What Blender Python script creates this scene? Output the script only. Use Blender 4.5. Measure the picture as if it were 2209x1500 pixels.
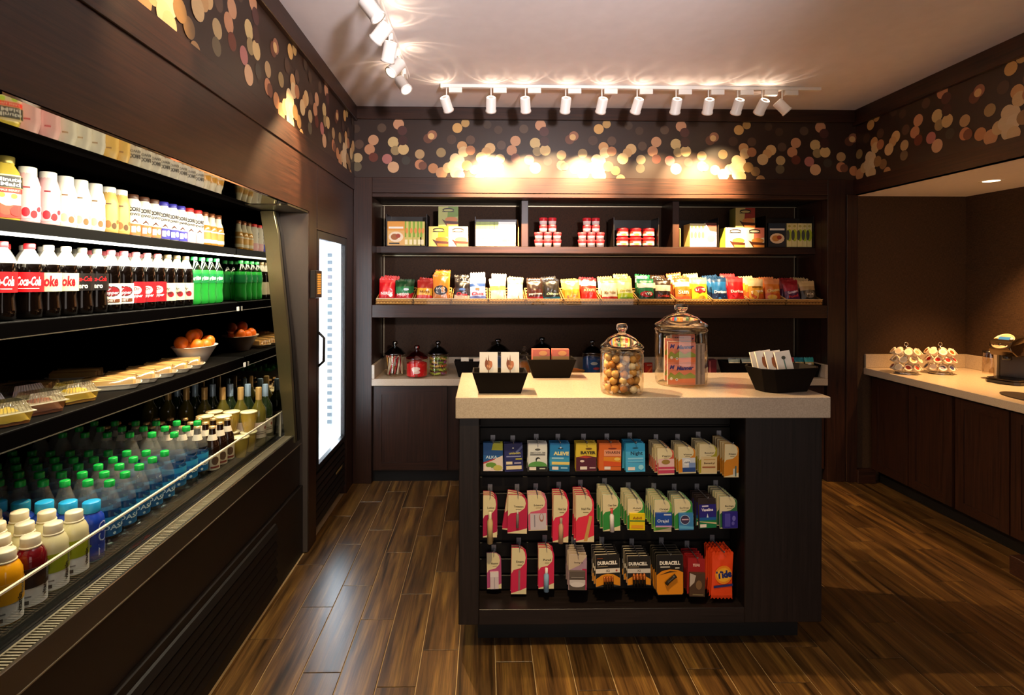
import bpy, math, random
from mathutils import Matrix, Vector

SC = bpy.context.scene
for _o in list(bpy.data.objects):
    bpy.data.objects.remove(_o)
COL = SC.collection
random.seed(7)
PI = math.pi
WARM = (1.0, 0.66, 0.33)

# ---------------------------------------------------------------- camera, exposure, world
cam_data = bpy.data.cameras.new('camera')
cam_data.sensor_width = 36.0
cam_data.lens = 1180.0 / 2209.0 * 36.0
cam_data.shift_x = 0.0174
cam_data.shift_y = -0.0656
cam_data.clip_start = 0.02
cam = bpy.data.objects.new('camera', cam_data)
COL.objects.link(cam)
cam.matrix_world = (Matrix.Translation((0, 0, 1.55)) @ Matrix.Rotation(math.radians(-1.0), 4, 'Z')
                    @ Matrix.Rotation(PI / 2, 4, 'X') @ Matrix.Rotation(0.0025, 4, 'Z'))
SC.camera = cam
SC.view_settings.view_transform = 'Standard'
SC.view_settings.look = 'None'
SC.view_settings.exposure = 0.0
SC.view_settings.gamma = 1.0
SC.view_settings.use_curve_mapping = False
SC.cycles.transparent_max_bounces = 24
SC.cycles.max_bounces = 8
SC.cycles.diffuse_bounces = 4
SC.cycles.glossy_bounces = 4
SC.cycles.caustics_reflective = False
SC.cycles.caustics_refractive = False
SC.cycles.sample_clamp_indirect = 4.0
SC.cycles.use_denoising = True

world = bpy.data.worlds.new('world')
SC.world = world
world.use_nodes = True
_bg = world.node_tree.nodes['Background']
_bg.inputs[0].default_value = (0.75, 0.68, 0.72, 1)
_bg.inputs[1].default_value = 0.018


def aim(o, target):
    d = Vector(target) - o.location
    o.rotation_euler = d.to_track_quat('-Z', 'Y').to_euler()


def lamp_area(name, loc, target, sx, sy, watt, col):
    l = bpy.data.lights.new(name, 'AREA')
    l.shape = 'RECTANGLE'
    l.size, l.size_y, l.energy, l.color = sx, sy, watt, col
    o = bpy.data.objects.new(name, l)
    COL.objects.link(o)
    o.location = loc
    aim(o, target)
    return o


def lamp_spot(name, loc, target, watt, deg, blend=0.6, col=WARM, rad=0.02):
    l = bpy.data.lights.new(name, 'SPOT')
    l.energy, l.color, l.spot_size, l.spot_blend, l.shadow_soft_size = watt, col, math.radians(deg), blend, rad
    o = bpy.data.objects.new(name, l)
    COL.objects.link(o)
    o.location = loc
    aim(o, target)
    return o


# added unseen fill behind the camera, brightens everything facing it
lamp_area('front_fill', (0.7, -2.2, 1.35), (0.8, 2.5, 1.5), 4.4, 2.3, 56, (1.0, 0.86, 0.76))
# added unseen uplight brightens the ceiling; downlight pools on the floor
lamp_spot('ceiling_fill', (0.8, -0.3, 2.2), (0.0, 2.75, 2.87), 720, 66, 0.95, (1.0, 0.9, 0.93), 0.12)
lamp_spot('lobby_downlight', (0.1, 1.05, 2.86), (0.12, 1.8, 0.0), 270, 64, 0.9, (1.0, 0.73, 0.36), 0.05)


# ---------------------------------------------------------------- materials
def lin(h):
    if isinstance(h, tuple):
        return h + (1,) if len(h) == 3 else h
    h = h.lstrip('#')
    c = [int(h[i:i + 2], 16) / 255 for i in (0, 2, 4)]
    return tuple((v / 12.92 if v <= 0.04045 else ((v + 0.055) / 1.055) ** 2.4) for v in c) + (1,)


MATS = {}


def pm(h, rough=0.42, metal=0.0, spec=0.4, emit=0.0, coat=0.0):
    """plain coloured material with a faint procedural mottling"""
    key = (h, rough, metal, spec, emit, coat)
    if key in MATS:
        return MATS[key]
    m = bpy.data.materials.new('print_' + str(len(MATS)))
    m.use_nodes = True
    nt = m.node_tree
    p = nt.nodes['Principled BSDF']
    c = lin(h)
    n = nt.nodes.new('ShaderNodeTexNoise')
    n.inputs['Scale'].default_value = 60
    r = nt.nodes.new('ShaderNodeValToRGB')
    r.color_ramp.elements[0].color = tuple(v * 0.93 for v in c[:3]) + (1,)
    r.color_ramp.elements[1].color = tuple(min(1, v * 1.06) for v in c[:3]) + (1,)
    nt.links.new(n.outputs[0], r.inputs[0])
    nt.links.new(r.outputs[0], p.inputs['Base Color'])
    p.inputs['Roughness'].default_value = rough
    p.inputs['Metallic'].default_value = metal
    p.inputs['Specular IOR Level'].default_value = spec
    p.inputs['Coat Weight'].default_value = coat
    if emit:
        p.inputs['Emission Color'].default_value = c
        p.inputs['Emission Strength'].default_value = emit
    MATS[key] = m
    return m


def glassy(h, edge=0.7, base=0.05, rough=0.03, tint_edge=None):
    """thin clear shell: tinted transparency with a glossy skin growing towards grazing angles"""
    key = ('glass', h, edge, base, rough)
    if key in MATS:
        return MATS[key]
    m = bpy.data.materials.new('clear_' + str(len(MATS)))
    m.use_nodes = True
    nt = m.node_tree
    nt.nodes.clear()
    out = nt.nodes.new('ShaderNodeOutputMaterial')
    tr = nt.nodes.new('ShaderNodeBsdfTransparent')
    tr.inputs[0].default_value = lin(h)
    gl = nt.nodes.new('ShaderNodeBsdfGlossy')
    gl.inputs['Roughness'].default_value = rough
    gl.inputs['Color'].default_value = (0.95, 0.95, 0.95, 1)
    lw = nt.nodes.new('ShaderNodeLayerWeight')
    lw.inputs[0].default_value = 0.5
    pw = nt.nodes.new('ShaderNodeMath')
    pw.operation = 'POWER'
    pw.inputs[1].default_value = 3.0
    ma = nt.nodes.new('ShaderNodeMath')
    ma.operation = 'MULTIPLY_ADD'
    ma.inputs[1].default_value = edge
    ma.inputs[2].default_value = base
    mx = nt.nodes.new('ShaderNodeMixShader')
    nt.links.new(lw.outputs['Facing'], pw.inputs[0])
    nt.links.new(pw.outputs[0], ma.inputs[0])
    nt.links.new(ma.outputs[0], mx.inputs[0])
    nt.links.new(tr.outputs[0], mx.inputs[1])
    nt.links.new(gl.outputs[0], mx.inputs[2])
    nt.links.new(mx.outputs[0], out.inputs[0])
    MATS[key] = m
    return m


def solid_glass(h='fff4e2'):
    key = ('solid', h)
    if key in MATS:
        return MATS[key]
    m = bpy.data.materials.new('solid_glass')
    m.use_nodes = True
    p = m.node_tree.nodes['Principled BSDF']
    p.inputs['Base Color'].default_value = lin(h)
    p.inputs['Roughness'].default_value = 0.02
    p.inputs['Transmission Weight'].default_value = 1.0
    p.inputs['IOR'].default_value = 1.45
    MATS[key] = m
    return m


def milky(h, cover=0.35, rough=0.25):
    """translucent plastic: part coloured diffuse, part see-through"""
    key = ('milky', h, cover)
    if key in MATS:
        return MATS[key]
    m = bpy.data.materials.new('translucent_' + str(len(MATS)))
    m.use_nodes = True
    p = m.node_tree.nodes['Principled BSDF']
    p.inputs['Base Color'].default_value = lin(h)
    p.inputs['Roughness'].default_value = rough
    p.inputs['Alpha'].default_value = cover
    MATS[key] = m
    return m


def mat_nodes(name):
    m = bpy.data.materials.new(name)
    m.use_nodes = True
    return m, m.node_tree, m.node_tree.nodes['Principled BSDF']


def wood(name, axis, dark, light, rough=0.38, bump=0.12, scale=1.0):
    """fine straight-grained stained wood; axis = direction of the grain in the world"""
    m, nt, p = mat_nodes(name)
    g = nt.nodes.new('ShaderNodeNewGeometry')
    mp = nt.nodes.new('ShaderNodeMapping')
    s = [90.0 * scale] * 3
    s['xyz'.index(axis)] = 3.0 * scale
    mp.inputs['Scale'].default_value = s
    n = nt.nodes.new('ShaderNodeTexNoise')
    n.inputs['Scale'].default_value = 1.0
    n.inputs['Detail'].default_value = 5.0
    n.inputs['Roughness'].default_value = 0.65
    n.inputs['Distortion'].default_value = 0.3
    r = nt.nodes.new('ShaderNodeValToRGB')
    r.color_ramp.elements[0].position = 0.3
    r.color_ramp.elements[1].position = 0.72
    r.color_ramp.elements[0].color = lin(dark)
    r.color_ramp.elements[1].color = lin(light)
    b = nt.nodes.new('ShaderNodeBump')
    b.inputs['Strength'].default_value = bump
    b.inputs['Distance'].default_value = 0.002
    L = nt.links.new
    L(g.outputs['Position'], mp.inputs[0])
    L(mp.outputs[0], n.inputs['Vector'])
    L(n.outputs[0], r.inputs[0])
    L(r.outputs[0], p.inputs['Base Color'])
    L(n.outputs[0], b.inputs['Height'])
    L(b.outputs[0], p.inputs['Normal'])
    p.inputs['Roughness'].default_value = rough
    p.inputs['Specular IOR Level'].default_value = 0.35
    return m


def linen(name, dark, light):
    """woven wall covering: two crossed thread waves"""
    m, nt, p = mat_nodes(name)
    L = nt.links.new
    g = nt.nodes.new('ShaderNodeNewGeometry')
    outs = []
    for sc in ((50, 50, 900), (900, 900, 45)):
        mp = nt.nodes.new('ShaderNodeMapping')
        mp.inputs['Scale'].default_value = sc
        n = nt.nodes.new('ShaderNodeTexNoise')
        n.inputs['Scale'].default_value = 1.0
        n.inputs['Detail'].default_value = 3.0
        L(g.outputs['Position'], mp.inputs[0])
        L(mp.outputs[0], n.inputs['Vector'])
        outs.append(n)
    ad = nt.nodes.new('ShaderNodeMath')
    ad.operation = 'ADD'
    L(outs[0].outputs[0], ad.inputs[0])
    L(outs[1].outputs[0], ad.inputs[1])
    r = nt.nodes.new('ShaderNodeValToRGB')
    r.color_ramp.elements[0].position = 0.62 / 2 + 0.1
    r.color_ramp.elements[1].position = 0.62
    ml = nt.nodes.new('ShaderNodeMath')
    ml.operation = 'MULTIPLY'
    ml.inputs[1].default_value = 0.5
    L(ad.outputs[0], ml.inputs[0])
    L(ml.outputs[0], r.inputs[0])
    r.color_ramp.elements[0].color = lin(dark)
    r.color_ramp.elements[1].color = lin(light)
    L(r.outputs[0], p.inputs['Base Color'])
    b = nt.nodes.new('ShaderNodeBump')
    b.inputs['Strength'].default_value = 0.25
    b.inputs['Distance'].default_value = 0.002
    L(ml.outputs[0], b.inputs['Height'])
    L(b.outputs[0], p.inputs['Normal'])
    p.inputs['Roughness'].default_value = 0.7
    p.inputs['Specular IOR Level'].default_value = 0.2
    return m


def quartz():
    m, nt, p = mat_nodes('cream_quartz')
    L = nt.links.new
    g = nt.nodes.new('ShaderNodeNewGeometry')
    n = nt.nodes.new('ShaderNodeTexNoise')
    n.inputs['Scale'].default_value = 220
    n.inputs['Detail'].default_value = 4
    L(g.outputs['Position'], n.inputs['Vector'])
    r = nt.nodes.new('ShaderNodeValToRGB')
    r.color_ramp.elements[0].position = 0.35
    r.color_ramp.elements[1].position = 0.65
    r.color_ramp.elements[0].color = lin('b3a28c')
    r.color_ramp.elements[1].color = lin('c3b39d')
    L(n.outputs[0], r.inputs[0])
    L(r.outputs[0], p.inputs['Base Color'])
    p.inputs['Roughness'].default_value = 0.22
    p.inputs['Specular IOR Level'].default_value = 0.4
    return m


def floor_tile():
    """wood-look porcelain: every plank takes its own tone and stretch of grain"""
    m, nt, p = mat_nodes('wood_look_tile')
    L = nt.links.new
    g = nt.nodes.new('ShaderNodeNewGeometry')
    oi = nt.nodes.new('ShaderNodeObjectInfo')
    sh = nt.nodes.new('ShaderNodeVectorMath')
    sh.operation = 'ADD'
    cb = nt.nodes.new('ShaderNodeCombineXYZ')
    mu = nt.nodes.new('ShaderNodeMath')
    mu.operation = 'MULTIPLY'
    mu.inputs[1].default_value = 37.0
    L(oi.outputs['Random'], mu.inputs[0])
    L(mu.outputs[0], cb.inputs[0])
    L(mu.outputs[0], cb.inputs[1])
    L(g.outputs['Position'], sh.inputs[0])
    L(cb.outputs[0], sh.inputs[1])
    ramps = []
    for sc, det in (((26, 1.6, 1), 4.0), ((150, 5, 1), 5.0)):
        mp = nt.nodes.new('ShaderNodeMapping')
        mp.inputs['Scale'].default_value = sc
        n = nt.nodes.new('ShaderNodeTexNoise')
        n.inputs['Scale'].default_value = 1.0
        n.inputs['Detail'].default_value = det
        n.inputs['Distortion'].default_value = 0.6
        L(sh.outputs[0], mp.inputs[0])
        L(mp.outputs[0], n.inputs['Vector'])
        ramps.append(n)
    r1 = nt.nodes.new('ShaderNodeValToRGB')
    e = r1.color_ramp.elements
    e[0].position, e[0].color = 0.3, lin('2c1e0e')
    e[1].position, e[1].color = 0.72, lin('82612e')
    k = e.new(0.5)
    k.color = lin('5c4020')
    L(ramps[0].outputs[0], r1.inputs[0])
    r2 = nt.nodes.new('ShaderNodeValToRGB')
    r2.color_ramp.elements[0].position = 0.35
    r2.color_ramp.elements[1].position = 0.65
    r2.color_ramp.elements[0].color = (0.5, 0.5, 0.5, 1)
    r2.color_ramp.elements[1].color = (1, 1, 1, 1)
    L(ramps[1].outputs[0], r2.inputs[0])
    mx = nt.nodes.new('ShaderNodeMix')
    mx.data_type = 'RGBA'
    mx.blend_type = 'MULTIPLY'
    mx.inputs[0].default_value = 1.0
    L(r1.outputs[0], mx.inputs[6])
    L(r2.outputs[0], mx.inputs[7])
    hs = nt.nodes.new('ShaderNodeHueSaturation')
    mr = nt.nodes.new('ShaderNodeMapRange')
    mr.inputs[3].default_value = 0.75
    mr.inputs[4].default_value = 1.2
    L(oi.outputs['Random'], mr.inputs[0])
    L(mr.outputs[0], hs.inputs['Value'])
    L(mx.outputs[2], hs.inputs['Color'])
    L(hs.outputs[0], p.inputs['Base Color'])
    b = nt.nodes.new('ShaderNodeBump')
    b.inputs['Strength'].default_value = 0.2
    b.inputs['Distance'].default_value = 0.001
    L(ramps[1].outputs[0], b.inputs['Height'])
    L(b.outputs[0], p.inputs['Normal'])
    p.inputs['Roughness'].default_value = 0.3
    p.inputs['Specular IOR Level'].default_value = 0.5
    return m


def emit(name, col, s):
    m = bpy.data.materials.new(name)
    m.use_nodes = True
    nt = m.node_tree
    nt.nodes.clear()
    out = nt.nodes.new('ShaderNodeOutputMaterial')
    e = nt.nodes.new('ShaderNodeEmission')
    e.inputs[0].default_value = lin(col) if isinstance(col, str) else col + (1,)
    e.inputs[1].default_value = s
    nt.links.new(e.outputs[0], out.inputs[0])
    return m


WOODX = wood('espresso_wood_x', 'x', '160c08', '3a2014')
WOODY = wood('espresso_wood_y', 'y', '160c08', '3a2014')
WOODZ = wood('espresso_wood_z', 'z', '160c08', '3a2014')
WOODI = wood('island_wood', 'z', '120d0c', '241b19')
WOODIX = wood('island_wood_x', 'x', '120d0c', '241b19')
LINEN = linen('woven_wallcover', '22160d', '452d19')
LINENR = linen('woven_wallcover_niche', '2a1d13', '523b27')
QUARTZ = quartz()
TILE = floor_tile()
GROUT = pm('a58c64', 0.8)
CEIL = pm('e2dcdc', 0.85, spec=0.2)
BLACK = pm('0b0a0a', 0.5)
BLACKM = pm('141210', 0.35, 0.0, 0.4)
STEEL = pm('a89e84', 0.42, 0.75)
DKSTEEL = pm('4a463d', 0.3, 1.0)
MIRROR = pm('b5ac92', 0.04, 1.0)
CHROME = pm('d8d8d8', 0.12, 1.0)
WHITE = pm('f2efe8', 0.4)
WHITEP = pm('e6e2da', 0.45)


# ---------------------------------------------------------------- mesh builder
_TXT = {}


def text_poly(body, bold=0.0):
    key = (body, bold)
    if key in _TXT:
        return _TXT[key]
    cu = bpy.data.curves.new('t', 'FONT')
    cu.body = body
    cu.size = 1.0
    cu.resolution_u = 2
    cu.offset = bold
    cu.align_x = 'CENTER'
    o = bpy.data.objects.new('t', cu)
    COL.objects.link(o)
    dg = bpy.context.evaluated_depsgraph_get()
    me = o.evaluated_get(dg).to_mesh()
    vs = [(v.co.x, v.co.y) for v in me.vertices]
    fs = [tuple(p.vertices) for p in me.polygons]
    o.evaluated_get(dg).to_mesh_clear()
    bpy.data.objects.remove(o)
    bpy.data.curves.remove(cu)
    _TXT[key] = (vs, fs)
    return _TXT[key]


class MB:
    def __init__(s):
        s.v, s.f, s.m, s.sm = [], [], [], []

    def add(s, vs, fs, m, smooth=False):
        b = len(s.v)
        s.v += [tuple(p) for p in vs]
        for f in fs:
            s.f.append(tuple(i + b for i in f))
            s.m.append(m)
            s.sm.append(smooth)
        return s

    def box(s, x0, x1, y0, y1, z0, z1, m):
        return s.add([(x0, y0, z0), (x1, y0, z0), (x1, y1, z0), (x0, y1, z0), (x0, y0, z1), (x1, y0, z1), (x1, y1, z1), (x0, y1, z1)],
                     [(0, 3, 2, 1), (4, 5, 6, 7), (0, 1, 5, 4), (1, 2, 6, 5), (2, 3, 7, 6), (3, 0, 4, 7)], m)

    def prism(s, pts, a0, a1, m, axis='y'):
        """outline pts extruded along axis: y -> pts are (x, z); x -> (y, z); z -> (x, y)"""
        n = len(pts)
        put = {'y': lambda p, a: (p[0], a, p[1]), 'x': lambda p, a: (a, p[0], p[1]), 'z': lambda p, a: (p[0], p[1], a)}[axis]
        vs = [put(p, a0) for p in pts] + [put(p, a1) for p in pts]
        fs = [tuple(range(n))[::-1], tuple(range(n, 2 * n))] + [(i, (i + 1) % n, n + (i + 1) % n, n + i) for i in range(n)]
        return s.add(vs, fs, m)

    def lathe(s, prof, m, n=18, c=(0, 0, 0), mfun=None, closed_top=False, sq=None):
        """prof: (r, z) from bottom to top; sq squares the section (super-ellipse)"""
        vs, fs = [], []
        for r, z in prof:
            for k in range(n):
                a = 2 * PI * k / n
                ca, sa = math.cos(a), math.sin(a)
                q = 1.0
                if sq:
                    q = 1.0 / ((abs(ca) ** sq + abs(sa) ** sq) ** (1.0 / sq))
                vs.append((c[0] + r * q * ca, c[1] + r * q * sa, c[2] + z))
        b = len(s.v)
        s.v += vs
        for j in range(len(prof) - 1):
            mm = mfun(0.5 * (prof[j][1] + prof[j + 1][1])) if mfun else m
            for k in range(n):
                s.f.append((b + j * n + k, b + j * n + (k + 1) % n, b + (j + 1) * n + (k + 1) % n, b + (j + 1) * n + k))
                s.m.append(mm)
                s.sm.append(True)
        if closed_top:
            j = len(prof) - 1
            s.f.append(tuple(b + j * n + k for k in range(n)))
            s.m.append(m)
            s.sm.append(False)
        return s

    def tube(s, pts, r, m, n=8, closed=False, cap=True):
        pts = [Vector(p) for p in pts]
        N = len(pts)
        rings = []
        up = Vector((0.13, 0.21, 0.97)).normalized()
        for i, p in enumerate(pts):
            a = pts[(i - 1) % N] if (closed or i > 0) else p
            b = pts[(i + 1) % N] if (closed or i < N - 1) else p
            t = (b - a).normalized()
            u = t.cross(up)
            if u.length < 0.05:
                u = t.cross(Vector((1, 0, 0)))
            u.normalize()
            w = t.cross(u)
            rr = r[i] if isinstance(r, (list, tuple)) else r
            rings.append([p + (u * math.cos(2 * PI * k / n) + w * math.sin(2 * PI * k / n)) * rr for k in range(n)])
        vs = [v for ring in rings for v in ring]
        fs = []
        for i in range(N if closed else N - 1):
            j = (i + 1) % N
            for k in range(n):
                fs.append((i * n + k, i * n + (k + 1) % n, j * n + (k + 1) % n, j * n + k))
        s.add(vs, fs, m, True)
        if cap and not closed:
            b = len(s.v) - len(vs)
            s.f += [tuple(b + k for k in range(n))[::-1], tuple(b + (N - 1) * n + k for k in range(n))]
            s.m += [m, m]
            s.sm += [False, False]
        return s

    # flat print on the plane facing -Y
    def rect(s, x0, x1, z0, z1, y, m, nx=1, nz=1):
        vs = [(x0 + (x1 - x0) * i / nx, y, z0 + (z1 - z0) * j / nz) for j in range(nz + 1) for i in range(nx + 1)]
        fs = [(j * (nx + 1) + i, j * (nx + 1) + i + 1, (j + 1) * (nx + 1) + i + 1, (j + 1) * (nx + 1) + i) for j in range(nz) for i in range(nx)]
        return s.add(vs, fs, m, nx > 1)

    def ell(s, cx, cz, rx, rz, y, m, n=14):
        h = n // 2
        vs = []
        for i in range(h + 1):
            a = PI * i / h
            vs += [(cx - rx * math.cos(a), y, cz - rz * math.sin(a)), (cx - rx * math.cos(a), y, cz + rz * math.sin(a))]
        return s.add(vs, [(2 * i, 2 * i + 2, 2 * i + 3, 2 * i + 1) for i in range(h)], m)

    def poly(s, pts, y, m):
        return s.add([(p[0], y, p[1]) for p in pts], [tuple(range(len(pts)))], m)

    def text(s, body, x, z, size, y, m, shear=0.0, bold=0.0, rot=0.0, width=None):
        vs, fs = text_poly(body, bold)
        if not vs:
            return s
        xs = [v[0] for v in vs]
        k = size
        kx = k if width is None else width / (max(xs) - min(xs))
        cr, sr = math.cos(rot), math.sin(rot)
        out = []
        for px, pz in vs:
            a, b = (px + shear * pz) * kx, (pz - 0.33) * k
            out.append((x + a * cr - b * sr, y, z + a * sr + b * cr))
        return s.add(out, fs, m)

    def art(s, items, w, h, y0=0.0, x0=0.0, z0=0.0, step=0.00035, seg=1):
        """printed design: every later item lies a hair in front of the one before; coordinates are shares of w and h"""
        y = y0
        for it in items:
            k = it[0]
            y -= step
            if k == 'r':
                s.rect(x0 + it[1] * w, x0 + it[2] * w, z0 + it[3] * h, z0 + it[4] * h, y, pm(it[5]), max(1, math.ceil(seg * (it[2] - it[1]))), 1 if seg < 5 else max(1, math.ceil(seg * 0.3 * (it[4] - it[3]))))
            elif k == 'e':
                s.ell(x0 + it[1] * w, z0 + it[2] * h, it[3] * w, it[4] * h, y, pm(it[5]))
            elif k == 'p':
                s.poly([(x0 + a * w, z0 + b * h) for a, b in it[1]], y, pm(it[2]))
            elif k == 't':
                o = it[6] if len(it) > 6 else {}
                s.text(it[1], x0 + it[2] * w, z0 + it[3] * h, it[4] * h, y, pm(it[5]), o.get('shear', 0), o.get('bold', 0.02), o.get('rot', 0),
                       o['w'] * w if 'w' in o else None)
        return s

    def map(s, fn, start=0):
        s.v[start:] = [tuple(fn(*p)) for p in s.v[start:]]
        return s

    def wrap(s, r, start=0, sq=None):
        """bend a print from the -Y plane around an upright cylinder of radius r"""
        def fn(x, y, z):
            a = x / r
            R = r - y
            if sq:
                R *= 1.0 / ((abs(math.cos(a)) ** sq + abs(math.sin(a)) ** sq) ** (1.0 / sq))
            return (R * math.sin(a), -R * math.cos(a), z)
        return s.map(fn, start)

    def xf(s, M, start=0):
        s.v[start:] = [tuple(M @ Vector(p)) for p in s.v[start:]]
        return s

    def mesh(s, name):
        me = bpy.data.meshes.new(name)
        me.from_pydata(s.v, [], s.f)
        slots = []
        idx = {}
        for m in s.m:
            if m.name not in idx:
                idx[m.name] = len(slots)
                slots.append(m)
        for m in slots:
            me.materials.append(m)
        me.polygons.foreach_set('material_index', [idx[m.name] for m in s.m])
        me.polygons.foreach_set('use_smooth', s.sm)
        me.update()
        return me

    def build(s, name, parent=None, loc=(0, 0, 0), rz=0.0, bevel=0.0, label=None):
        me = s.mesh(name)
        if bevel:
            import bmesh
            bm = bmesh.new()
            bm.from_mesh(me)
            bmesh.ops.remove_doubles(bm, verts=bm.verts, dist=1e-6)
            bmesh.ops.bevel(bm, geom=[e for e in bm.edges if len(e.link_faces) == 2 and e.calc_face_angle(0) > 0.5], offset=bevel, segments=1, affect='EDGES')
            bm.to_mesh(me)
            bm.free()
        o = bpy.data.objects.new(name, me)
        COL.objects.link(o)
        o.location = loc
        o.rotation_euler = (0, 0, rz)
        if parent is not None:
            o.parent = parent
        if label:
            o['label'] = label
        return o


def tag(o, label, cat, group=None):
    o['label'] = label
    o['category'] = cat
    if group:
        o['group'] = group
    return o


def thing(name, label, cat, loc=(0, 0, 0), rz=0.0, group=None):
    o = bpy.data.objects.new(name, None)
    o.empty_display_size = 0.05
    COL.objects.link(o)
    o.location = loc
    o.rotation_euler = (0, 0, rz)
    return tag(o, label, cat, group)


def struct(mb, name, parent=None, bevel=0.0):
    o = mb.build(name, parent, bevel=bevel)
    if parent is None:
        o['kind'] = 'structure'
    return o


def dup(src, loc, rz=None, label=None, group=None):
    r = src.copy()
    COL.objects.link(r)
    r.location = loc
    if rz is not None:
        r.rotation_euler = (0, 0, rz)
    if label:
        r['label'] = label
    if group:
        r['group'] = group
    for ch in kids_of(src):
        c = ch.copy()
        COL.objects.link(c)
        c.parent = r
        for g in kids_of(ch):
            d = g.copy()
            COL.objects.link(d)
            d.parent = c
    return r


KIDS = {}


def kids_of(o):
    if o.name not in KIDS:
        KIDS[o.name] = list(o.children)
    return KIDS[o.name]


ORD = ['first', 'second', 'third', 'fourth', 'fifth', 'sixth', 'seventh', 'eighth', 'ninth', 'tenth', 'eleventh', 'twelfth', 'thirteenth',
       'fourteenth', 'fifteenth', 'sixteenth', 'seventeenth', 'eighteenth', 'nineteenth', 'twentieth']


# ================================================================= the room
CZ = 2.872          # ceiling height
B = MB


def simple_box(name, b, m, parent=None, bevel=0.0):
    return struct(MB().box(*b, m), name, parent, bevel)


# floor: grout bed and wood-look planks, 15 x 61 cm, laid lengthwise towards the back wall
floor = simple_box('floor', (-2.1, 3.9, -2.6, 4.8, -0.1, -0.004), GROUT)
PW, PL, GAP = 0.1525, 0.615, 0.0035
plank_mesh = {}


def plank(x0, y0, x1, y1):
    key = (round(x1 - x0, 3), round(y1 - y0, 3))
    if key not in plank_mesh:
        mb = MB().box(0, key[0], 0, key[1], -0.004, 0.0, TILE)
        plank_mesh[key] = mb.build('plank', floor, bevel=0.0012)
        o = plank_mesh[key]
    else:
        o = plank_mesh[key].copy()
        COL.objects.link(o)
    o.location = (x0, y0, 0)


X0F = -1.02
stag = [0.10, 0.33, 0.51, 0.23, 0.43, 0.02, 0.30, 0.56, 0.18, 0.40]
for i in range(27):
    xa = X0F + i * PW
    y = 1.05 - 0.62 + stag[i % 10] * 1.0
    while y < 4.24:
        ya, yb = y, min(y + PL, 4.26)
        if yb - ya > 0.05:
            plank(xa + GAP / 2, ya + GAP / 2, xa + PW - GAP / 2, yb - GAP / 2)
        y += PL
# the part of the lobby floor behind the camera, one sheet
simple_box('floor_2', (-1.0, 3.0, -2.5, 0.5, -0.01, -0.0005), TILE)

ceiling = simple_box('ceiling', (-1.15, 3.9, -1.2, 4.9, CZ, CZ + 0.1), CEIL)

# ---- left wall (wood panelling, opening for the display cooler and the upright fridge)
wl = MB()
wl.box(-1.10, -1.0, -1.2, 4.3, 1.942, CZ, WOODY)                # fascia and frieze backing
wl.box(-2.05, -1.0, -1.2, 1.139, 0, 1.942, WOODZ)                # near return
wl.box(-2.05, -1.0, 3.135, 3.275, 0, 1.942, WOODZ)              # pier between cooler and fridge
wl.box(-1.10, -1.0, 3.275, 3.99, 1.852, 1.942, WOODY)
wl.box(-1.80, -1.0, 3.99, 4.3, 0, 1.942, WOODZ)
wl.box(-2.15, -2.05, -1.2, 4.3, 0, CZ, WOODZ)
wall_left = struct(wl, 'wall_left')
struct(MB().box(-1.001, -0.9965, 3.276, 3.281, 1.86, 2.236, WOODZ), 'seam_strip', wall_left)
struct(MB().box(-1.0, -0.992, -1.2, 4.2, 2.236, 2.349, WOODY), 'trim_1', None, 0.002)
struct(MB().box(-1.0, -0.972, -1.2, 4.2, 2.766, CZ, WOODY), 'trim_2', None, 0.003)

# ---- back wall: slab, frieze, crown and rail
wb = MB()
wb.box(-1.1, 3.0, 4.70, 4.85, 0, CZ, WOODX)
wb.box(-1.0, 2.9, 4.20, 4.70, 2.20, CZ, WOODX)
wall_back = struct(wb, 'wall_back')
struct(MB().box(-1.0, 2.88, 4.172, 4.2, 2.777, CZ, WOODX), 'trim_3', None, 0.003)
# ---- right side: bulkhead over the coffee niche, niche walls
wr = MB()
wr.box(2.88, 3.9, -1.2, 4.2, 2.219, CZ, WOODY)
wall_right = struct(wr, 'wall_right')
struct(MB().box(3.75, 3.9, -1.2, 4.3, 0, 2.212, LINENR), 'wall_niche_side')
struct(MB().box(2.86, 3.75, -1.2, 4.2, 2.212, 2.2195, CEIL).box(2.86, 2.881, -1.2, 4.2, 2.212, 2.332, WOODY), 'trim_4', None)
struct(MB().box(2.852, 2.88, -1.2, 4.2, 2.752, CZ, WOODY), 'trim_5', None, 0.003)
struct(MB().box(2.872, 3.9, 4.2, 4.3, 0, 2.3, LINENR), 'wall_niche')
struct(MB().box(2.79, 2.876, 4.165, 4.25, 0, 2.22, WOODZ), 'trim_6', None, 0.003)
struct(MB().box(2.86, 3.0, 4.135, 4.2, 0, 0.1, WOODX), 'baseboard_back', None, 0.004)
struct(MB().box(2.79, 2.99, 2.62, 2.86, 0, 0.1, WOODX), 'baseboard_right', None, 0.004)

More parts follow.
